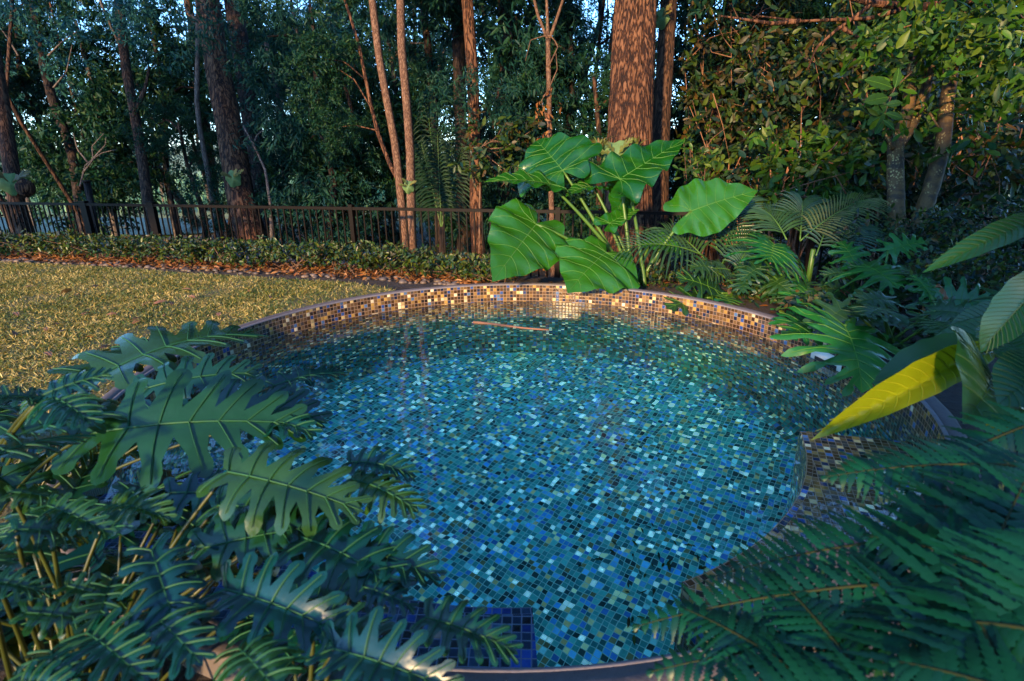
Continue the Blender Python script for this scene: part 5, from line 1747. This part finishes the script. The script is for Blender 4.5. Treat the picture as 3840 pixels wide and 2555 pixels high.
for k, (px, d, h, cr, kind, lab) in enumerate(MID):
    p = at(px, 760, d)
    mid_tree(p[0], p[1], h, cr, kind, k, .035 + .012 * h, lab, 'understory trees behind the fence', ('bark_dark', 'bark_brown', 'bark_grey')[k % 3], k, ((.42, .95) if px < 1100 else (.25, .85)), (3 if px < 1250 else 4))
rs = np.random.RandomState(8)
FAR_LABEL = 'slim dark forest tree standing far back in the bush'
k = 0
while k < 34:
    px = rs.uniform(-150, 3900)
    d = rs.uniform(15, 34)
    if 250 < px < 700 and d < 20 and rs.rand() < .6:
        continue
    if (560 < px < 1250 or 1480 < px < 1720) and rs.rand() < .45:
        continue
    p = at(px, 700, d)
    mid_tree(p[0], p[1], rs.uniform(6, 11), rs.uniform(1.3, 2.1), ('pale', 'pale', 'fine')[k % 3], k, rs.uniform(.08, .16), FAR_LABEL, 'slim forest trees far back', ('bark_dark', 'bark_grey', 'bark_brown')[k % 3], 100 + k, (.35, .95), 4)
    k += 1

rs = np.random.RandomState(58)
k = 0
while k < 26:
    px = rs.uniform(-50, 2900)
    d = rs.uniform(10.5, 18)
    p = at(px, 700, d)
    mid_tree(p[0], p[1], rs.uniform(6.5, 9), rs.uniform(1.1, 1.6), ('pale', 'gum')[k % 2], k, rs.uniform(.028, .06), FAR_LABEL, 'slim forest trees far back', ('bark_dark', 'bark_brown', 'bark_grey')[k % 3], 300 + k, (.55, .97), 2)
    k += 1
rs = np.random.RandomState(59)
for k in range(5):
    p = at(rs.uniform(-100, 1300), 700, rs.uniform(17, 30))
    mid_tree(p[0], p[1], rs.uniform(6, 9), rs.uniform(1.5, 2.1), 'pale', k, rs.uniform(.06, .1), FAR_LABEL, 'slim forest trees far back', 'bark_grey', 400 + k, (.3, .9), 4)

# ---- staghorn ferns on the trunks
def staghorn(px, py, d, r, label, seed, big=1.0):
    rs = np.random.RandomState(seed)
    c = at(px, py, d)
    t = thing('staghorn_fern', c, label, 'fern', 'staghorn ferns on the trunks')
    mb = MB()
    V, F = [], []
    nr, na = 6, 18
    out = unit(CAM - c)
    X = unit(np.cross(out, UP))
    Y = np.cross(X, out)
    for i in range(nr + 1):
        for a in range(na):
            q = i / nr
            th = 2 * PI * a / na
            rr = r * q * (1 + .12 * math.sin(5 * th + seed) * q + .06 * math.sin(9 * th) * q)
            V.append(c + (X * math.cos(th) + Y * math.sin(th) * 1.15) * rr + out * r * (.55 * math.cos(q * PI / 2) + .10 * q * math.sin(4 * th)))
    for i in range(nr):
        for a in range(na):
            b = (a + 1) % na
            F.append((i * na + a, (i + 1) * na + a, (i + 1) * na + b, i * na + b))
    mb.add(V, F).build('shield', MT['staghorn'], t)
    for k in range(4):
        az = rs.uniform(-.9, .9) + (0.0 if k % 2 else PI * .9)
        dr = X * math.cos(az) + Y * (math.sin(az) * .5 + .5) + out * .4
        o = leaf_blade('frond', lobed(rs, 4, .3, .35, .85, 50, 25, .3, .5), c + out * r * .3, c + out * r * .3 + unit(dr) * r * rs.uniform(1.4, 2.1) * big, out * .5 + UP * .6, t, [MT['brom'], MT['brom']], bend=.7, fold=.2, grid=.14, rs=rs)
    return t


staghorn(876, 672, 9.22, .115, 'pale green staghorn fern on the thick leaning trunk', 1)
staghorn(1532, 702, 7.5, .075, 'small staghorn fern on the twin trunks', 2)
sg = staghorn(40, 690, 8.8, .15, 'large staghorn fern with a brown ball on the curved left trunk', 3, 1.5)
bm_ = MB()
bc = at(95, 705, 8.75)
for i_ in range(1):
    V, F = [], []
    for i in range(9):
        for a in range(14):
            ph, th = PI * i / 8, 2 * PI * a / 14
            q = .125 * (1 + .08 * math.sin(4 * th + 3 * ph))
            V.append(bc + np.array([math.sin(ph) * math.cos(th), math.sin(ph) * math.sin(th), math.cos(ph) * 1.1]) * q)
    F = [(i * 14 + a, (i + 1) * 14 + a, (i + 1) * 14 + (a + 1) % 14, i * 14 + (a + 1) % 14) for i in range(8) for a in range(14)]
    bm_.add(V, F)
bm_.build('root_ball', MT['bark_red'], sg)
staghorn(2312, 592, 6.62, .17, 'pale staghorn fern on the thickest trunk above the elephant ear', 4)
staghorn(2478, 72, 7.6, .11, 'staghorn fern high on the orange and grey trunk at the top', 5)
rs = np.random.RandomState(4)
for k, (x, y, d, h, lab) in enumerate(((2245, 575, 6.55, .30, 'spiky bromeliad on the left of the thickest trunk'), (2300, 650, 6.5, .28, 'spiky bromeliad below the pale staghorn on the thickest trunk'), (2385, 560, 6.55, .24, 'small spiky bromeliad right of the pale staghorn'))):
    strap_clump(at(x, y, d), 20, h, .014, lab, 300 + k, 'brom', 'bromeliad', 'bromeliads on the thickest trunk', .8)
# small shrub shoots by the trunk
c = at(2640, 640, 6.3)
sh = thing('shrub', bank(2640, 900, 6.2), 'bright green shrub shoots between the thickest trunk and the right elephant ear leaf', 'shrub', 'shrubs on the right side')
C = mac_leaves('foliage', sh, [(2560, 540, 2680, 700, 6.0, 6.5, 14)], 810, 'macadamia', per=12, l=.10, w=.018, spread=.1, droop=-.2)
m = MB()
for q in C[:8]:
    b0 = ORIG[sh.name]
    m.tube(resample([b0, (b0 + q) / 2, q], 6), np.linspace(.01, .004, 6), 5)
m.build('stems', MT['bark_smooth'], sh)

# ---- hedge along the lawn
HB = np.array([np.append(on_plane(x, y, -.05)[:2], 0) for x, y in ((-300, 962), (60, 965), (330, 975), (600, 990), (850, 1003), (1080, 1014), (1290, 1024), (1480, 1034), (1660, 1046), (1830, 1062))])
for k, c in enumerate(HB):
    rs = np.random.RandomState(1200 + k)
    c = c + np.array([0.02, .12, 0])
    c[2] = float(gz(c[0], c[1])) - .01
    sh = thing('hedge_shrub', c, 'low glossy hedge shrub in the row between the lawn and the fence', 'shrub', 'low hedge shrubs along the lawn')
    nxt = HB[min(k + 1, len(HB) - 1)] - HB[max(0, k - 1)]
    wd = np.linalg.norm(nxt) / 2 / (1 if 0 < k < len(HB) - 1 else .5) * .5
    ax = unit(nxt)
    ay = np.array([-ax[1], ax[0], 0])
    n = int(95 * (wd / .35) + 30)
    hgt = .19 if k < 8 else .13
    C = c + ax * rs.uniform(-1.15, 1.15, (n, 1)) * wd + ay * rs.uniform(-.17, .24, (n, 1)) + UP * (.07 + rs.rand(n, 1) ** .7 * hgt)
    P, D, N, L, W = foliage_arrays(rs, C, 13, .05, -.15, .05, .0125)
    leaf_mesh('foliage', P, D, N, L, W, 'lance', MT['hedge'], sh)
    m = MB()
    for j in range(16):
        q = C[rs.randint(n)]
        b0 = c + ax * rs.uniform(-1, 1) * wd + ay * rs.uniform(-.1, .1)
        m.tube(resample([b0, (b0 + q) / 2 + rs.randn(3) * .03, q], 5), np.linspace(.006, .0025, 5), 5)
    m.build('stems', MT['bark_smooth'], sh)


def scatter_line(n, off0, off1, rs):
    """points along the foot of the hedge"""
    d = np.concatenate([[0], np.cumsum(np.linalg.norm(np.diff(HB, axis=0), axis=1))])
    t = rs.rand(n) * d[-1]
    P = np.stack([np.interp(t, d, HB[:, 0]), np.interp(t, d, HB[:, 1])], 1)
    E_ = np.array(EDGE)
    P[:, 1] += rs.uniform(off0, off1, n)
    return P


rs = np.random.RandomState(21)
p2 = scatter_line(4200, -.16, .55, rs)
P = np.stack([p2[:, 0], p2[:, 1], gz(p2[:, 0], p2[:, 1]) + rs.uniform(.0, .03, len(p2))], 1)
o = leaf_mesh('leaf_litter', P, rs.randn(len(P), 3) * [1, 1, .3], np.tile([0, -.2, 1.0], (len(P), 1)) + rs.randn(len(P), 3) * .5, rs.uniform(.03, .08, len(P)), rs.uniform(.008, .017, len(P)), 'lance', MT['litter'])
props(o, kind='stuff')
# litter over the right bank and the forest floor
n = 9000
xx = rs.uniform(-9, 9, n)
s_ = rs.uniform(-2.6, 9, n)
yy = 6.675 - .2993 * xx + s_ * 1.044
ok = (np.hypot(xx - PCX, yy - PCY) > PR + .1) & ((s_ > -.9) | (xx > .2))
P = np.stack([xx[ok], yy[ok], gz(xx[ok], yy[ok]) + .01], 1)
n = len(P)
o = leaf_mesh('forest_litter', P, rs.randn(n, 3) * [1, 1, .25], np.tile([0, 0, 1.0], (n, 1)) + rs.randn(n, 3) * .4, rs.uniform(.05, .13, n), rs.uniform(.008, .02, n), 'lance', MT['litter'])
props(o, kind='stuff')
# pebbles edging the bed
p2 = scatter_line(240, -.20, .0, rs)
mb = MB()
for x, y in p2:
    r = rs.uniform(.012, .034)
    V = []
    for i in range(5):
        for a in range(8):
            th, ph = 2 * PI * a / 8, PI * (i / 4)
            V.append((x + r * 1.2 * math.sin(ph) * math.cos(th) * (1 + .1 * math.sin(a * 3 + x * 9)), y + r * math.sin(ph) * math.sin(th), float(gz(x, y)) + r * .2 + r * .65 * math.cos(ph)))
    mb.add(V, [(i * 8 + a, (i + 1) * 8 + a, (i + 1) * 8 + (a + 1) % 8, i * 8 + (a + 1) % 8) for i in range(4) for a in range(8)])
props(mb.build('river_pebbles', MT['pebble']), kind='stuff')
# stone edging behind the hedge
mb = MB()
E2 = HB + np.array([0.05, .62, 0])
V, F = [], []
for i, q in enumerate(resample(E2, 40)):
    g = float(gz(q[0], q[1] - .25))
    for dy, dz in ((0, -.3), (0, .10), (.16, .10), (.16, -.5)):
        V.append((q[0], q[1] + dy, g + dz + .004 * math.sin(i * 2.1)))
for i in range(39):
    for j in range(3):
        F.append((4 * i + j, 4 * i + 4 + j, 4 * i + 5 + j, 4 * i + 1 + j))
mb.add(V, F)
props(mb.build('stone_edging', MT['stone_edge'], smooth=False), 'low grey stone edging running behind the hedge below the fence', 'edging')

# fallen leaves on the lawn
rs = np.random.RandomState(33)
for k, (x, y) in enumerate(((297, 1103), (115, 1075), (560, 1140), (330, 1268), (700, 1085), (1010, 1115), (935, 1090), (420, 1180), (820, 1180), (210, 1215), (180, 1330), (60, 1180)) + tuple((float(a_), float(b_)) for a_, b_ in zip(np.random.RandomState(2).uniform(20, 1150, 16), np.random.RandomState(3).uniform(1060, 1330, 16)) if b_ < 1330 - (a_ - 500) * .35)):
    c = on_plane(x, y, LAWN_Z + .02)
    a = rs.uniform(0, 6)
    d = np.array([math.cos(a), math.sin(a), .1]) * rs.uniform(.025, .05)
    o = leaf_blade('fallen_leaf', long_outline(rs, .22), c - d, c + d, UP + rs.randn(3) * .3, None, [MT['twig' if k % 3 else 'litter'], MT['twig']], bend=rs.uniform(.3, 1.2), fold=.3, grid=.2, rs=rs)
    props(o, 'dry fallen leaf lying on the lawn', 'leaf', 'fallen leaves on the lawn')


# rocks under the fern
def rock(name, c, s, label, seed):
    rs = np.random.RandomState(seed)
    V, F = [], []
    ni, na = 14, 22
    ph_ = rs.uniform(0, 6, 6)
    for i in range(ni + 1):
        for a in range(na):
            ph, th = PI * i / ni, 2 * PI * a / na
            q = 1 + .13 * math.sin(2 * th + ph_[0] + ph * 2) + .1 * math.sin(3 * th - ph * 3 + ph_[1]) + .05 * math.sin(7 * th + 5 * ph + ph_[2])
            V.append((c[0] + s[0] * q * math.sin(ph) * math.cos(th), c[1] + s[1] * q * math.sin(ph) * math.sin(th), c[2] + s[2] * q * math.cos(ph)))
    for i in range(ni):
        for a in range(na):
            F.append((i * na + a, (i + 1) * na + a, (i + 1) * na + (a + 1) % na, i * na + (a + 1) % na))
    o = MB().add(V, F).build(name, MT['rock'])
    props(o, label, 'rock', 'rocks under the fern')


rock('garden_rock', on_plane(3260, 2240, .02), (.19, .13, .10), 'mottled grey rock on the pool coping, seen through the fern', 1)
rock('garden_rock', on_plane(3420, 2520, .02), (.15, .11, .10), 'darker grey rock at the bottom edge under the fern stalk', 2)
rock('garden_rock', on_plane(3700, 2000, .02), (.2, .16, .12), 'grey rock behind the fern beside the ginger', 3)

# creek and its pale reeds behind the fence on the left
V = []
cx, cy_ = at(330, 830, 19)[0], at(330, 830, 19)[1]
for a in range(48):
    th = 2 * PI * a / 48
    V.append((cx + 6.5 * math.cos(th) * (1 + .1 * math.sin(3 * th)), cy_ + 2.6 * math.sin(th) * (1 + .12 * math.sin(2 * th + 1)) - .3 * 6.5 * math.cos(th), -1.015))
props(MB().add(V, [tuple(range(48))]).build('creek_water', MT['creek'], smooth=False), kind='structure')
rs = np.random.RandomState(6)
n = 14000
dd = rs.uniform(22, 46, n)
px = rs.uniform(-200, 2000, n)
R_ = np.array([ray(x, 700) for x in px])
P = CAM + R_ * dd[:, None]
P[:, 2] = gz(P[:, 0], P[:, 1])
D = unit(rs.randn(n, 3) * [.35, .35, .1] + UP)
o = leaf_mesh('reed_grass', P, D, unit(rs.randn(n, 3) + [0, -1, 0]), rs.uniform(.4, 1.0, n), rs.uniform(.012, .03, n), 'diamond', MT['far_grass'])
props(o, kind='stuff')
# old timber post behind the fence
tp = at(334, 780, 9.6)
mb = MB()
g = float(gz(tp[0], tp[1]))
b1 = at(325, 683, 9.6)
mb.tube([(tp[0], tp[1], g - .1), b1], [.055, .052], 10, rough=.03).tube([b1, b1 + [0, 0, .03]], [.075, .075], 10)
props(mb.build('timber_post', MT['bark_dark']), 'old dark timber post with a cap, just behind the left fence post', 'post')


# bare pale stems and hanging growth among the trunks
bs = thing('bare_branch', at(1014, 765, 9.2), 'pale curved bare branch leaning beside the thick leaning trunk', 'branch')
MB().tube(resample(pp(9.2, (1020, 900), (1014, 765), (995, 638), (957, 555), (912, 472)), 18), np.linspace(.030, .014, 18), 8, rough=.04).build('stem', MT['bark_grey'], bs)
MB().tube(resample(pp(9.2, (952, 545), (962, 510), (985, 488)), 8), np.linspace(.016, .008, 8), 6).build('twig', MT['bark_grey'], bs)
bs = thing('bare_branch', at(300, 690, 10.6), 'tangle of pale bare twigs beside the slim dark left trunk', 'branch')
for q in (((300, 700), (320, 620), (380, 575), (440, 560)), ((310, 650), (350, 600), (345, 550), (390, 500)), ((330, 610), (290, 560), (275, 500)), ((345, 600), (395, 545), (398, 515)), ((180, 210), (230, 160), (300, 110)), ((200, 330), (250, 270), (270, 170)), ((70, 210), (20, 130), (-20, 80))):
    MB().tube(resample(pp(10.6, *q), 12), np.linspace(.018, .006, 12), 6, rough=.06).build('twig', MT['bark_grey'], bs)
hb = thing('shrub', bank(1790, 900, 8.0), 'olive leafy shrub hanging over the upright red brown trunk', 'shrub', 'shrubs on the right side')
C = mac_leaves('foliage', hb, [(1730, 420, 2010, 650, 7.5, 8.1, 42)], 830, 'olive', per=13, l=.13, w=.022, spread=.12, droop=.5)
m = MB()
rs = np.random.RandomState(3)
for j in range(9):
    q = C[rs.randint(len(C))]
    b0 = at(1800, 560, 7.9)
    m.tube(resample([b0, (b0 + q) / 2 + rs.randn(3) * .08, q], 7), np.linspace(.011, .004, 7), 5)
m.tube(resample([bank(1790, 900, 8.0), at(1800, 700, 7.9), at(1800, 560, 7.9)], 8), np.linspace(.02, .012, 8), 6)
m.build('stems', MT['bark_smooth'], hb)
FPB = bank(1660, 900, 9.0)
fp = thing('forest_palm', FPB, 'dark feathery palm between the twin trunks and the upright red brown trunk', 'palm')
for bx, by, bd, pl in ((1600, 380, 9.0, .42), (1650, 300, 9.2, .45), (1710, 420, 8.9, .42), (1580, 540, 8.7, .4), (1735, 560, 8.8, .4), (1640, 500, 8.6, .42)):
    palm_frond(fp, at(1655, 860, 8.95), at(bx, by, bd), np.array([0.0, -0.7, 0.5]), pl, n=26, mat='palm_dark', droop=.9, arch=.05, pw=.014)
MB().tube([FPB, at(1655, 850, 8.95)], [.06, .04], 9).build('stem', MT['bark_dark'], fp)

# ---- unseen building and side trees, added to shade the near plants and left forest
HX0, HX1, HY0, HY1, HZ = -0.75, 9.0, -8.5, -2.9, 3.1
shade_house = thing('shade_house', (4.0, -5.5, -0.1), 'unseen building with a wide eave, added behind the camera to shade the near plants', 'shade_house')
MB().box(((HX0 + HX1) / 2, (HY0 + HY1) / 2, HZ / 2 - .1), (HX1 - HX0, HY1 - HY0, HZ + .2)).build('wall', MT['stone_edge'], shade_house, False)
MB().add([(HX0 - .6, HY1 + .7, HZ), (HX1 + .6, HY1 + .7, HZ), (HX1 + .6, HY0 - .7, HZ), (HX0 - .6, HY0 - .7, HZ), (HX0 - .6, HY1 + .7, HZ + .18), (HX1 + .6, HY1 + .7, HZ + .18), (HX1 + .6, HY0 - .7, HZ + .18), (HX0 - .6, HY0 - .7, HZ + .18), (HX0 + 2.5, (HY0 + HY1) / 2, HZ + 1.7), (HX1 - 2.5, (HY0 + HY1) / 2, HZ + 1.7)],
         [(3, 2, 1, 0), (0, 1, 5, 4), (1, 2, 6, 5), (2, 3, 7, 6), (3, 0, 4, 7), (4, 5, 9, 8), (5, 6, 9), (6, 7, 8, 9), (7, 4, 8)]).build('roof', MT['bark_dark'], shade_house, False)
for k, (x, y) in enumerate(((-9.2, 0.4), (-8.6, 3.8), (6.4, 1.2), (6.8, 3.4))):
    mid_tree(x, y, 6.0, 1.9, ('under', 'gum')[k % 2], k, .1, 'unseen tree added beside the lawn or pool to block low sky light', 'unseen trees added for shade at the sides', 'bark_brown', 700 + k, (.3, .95), 5)
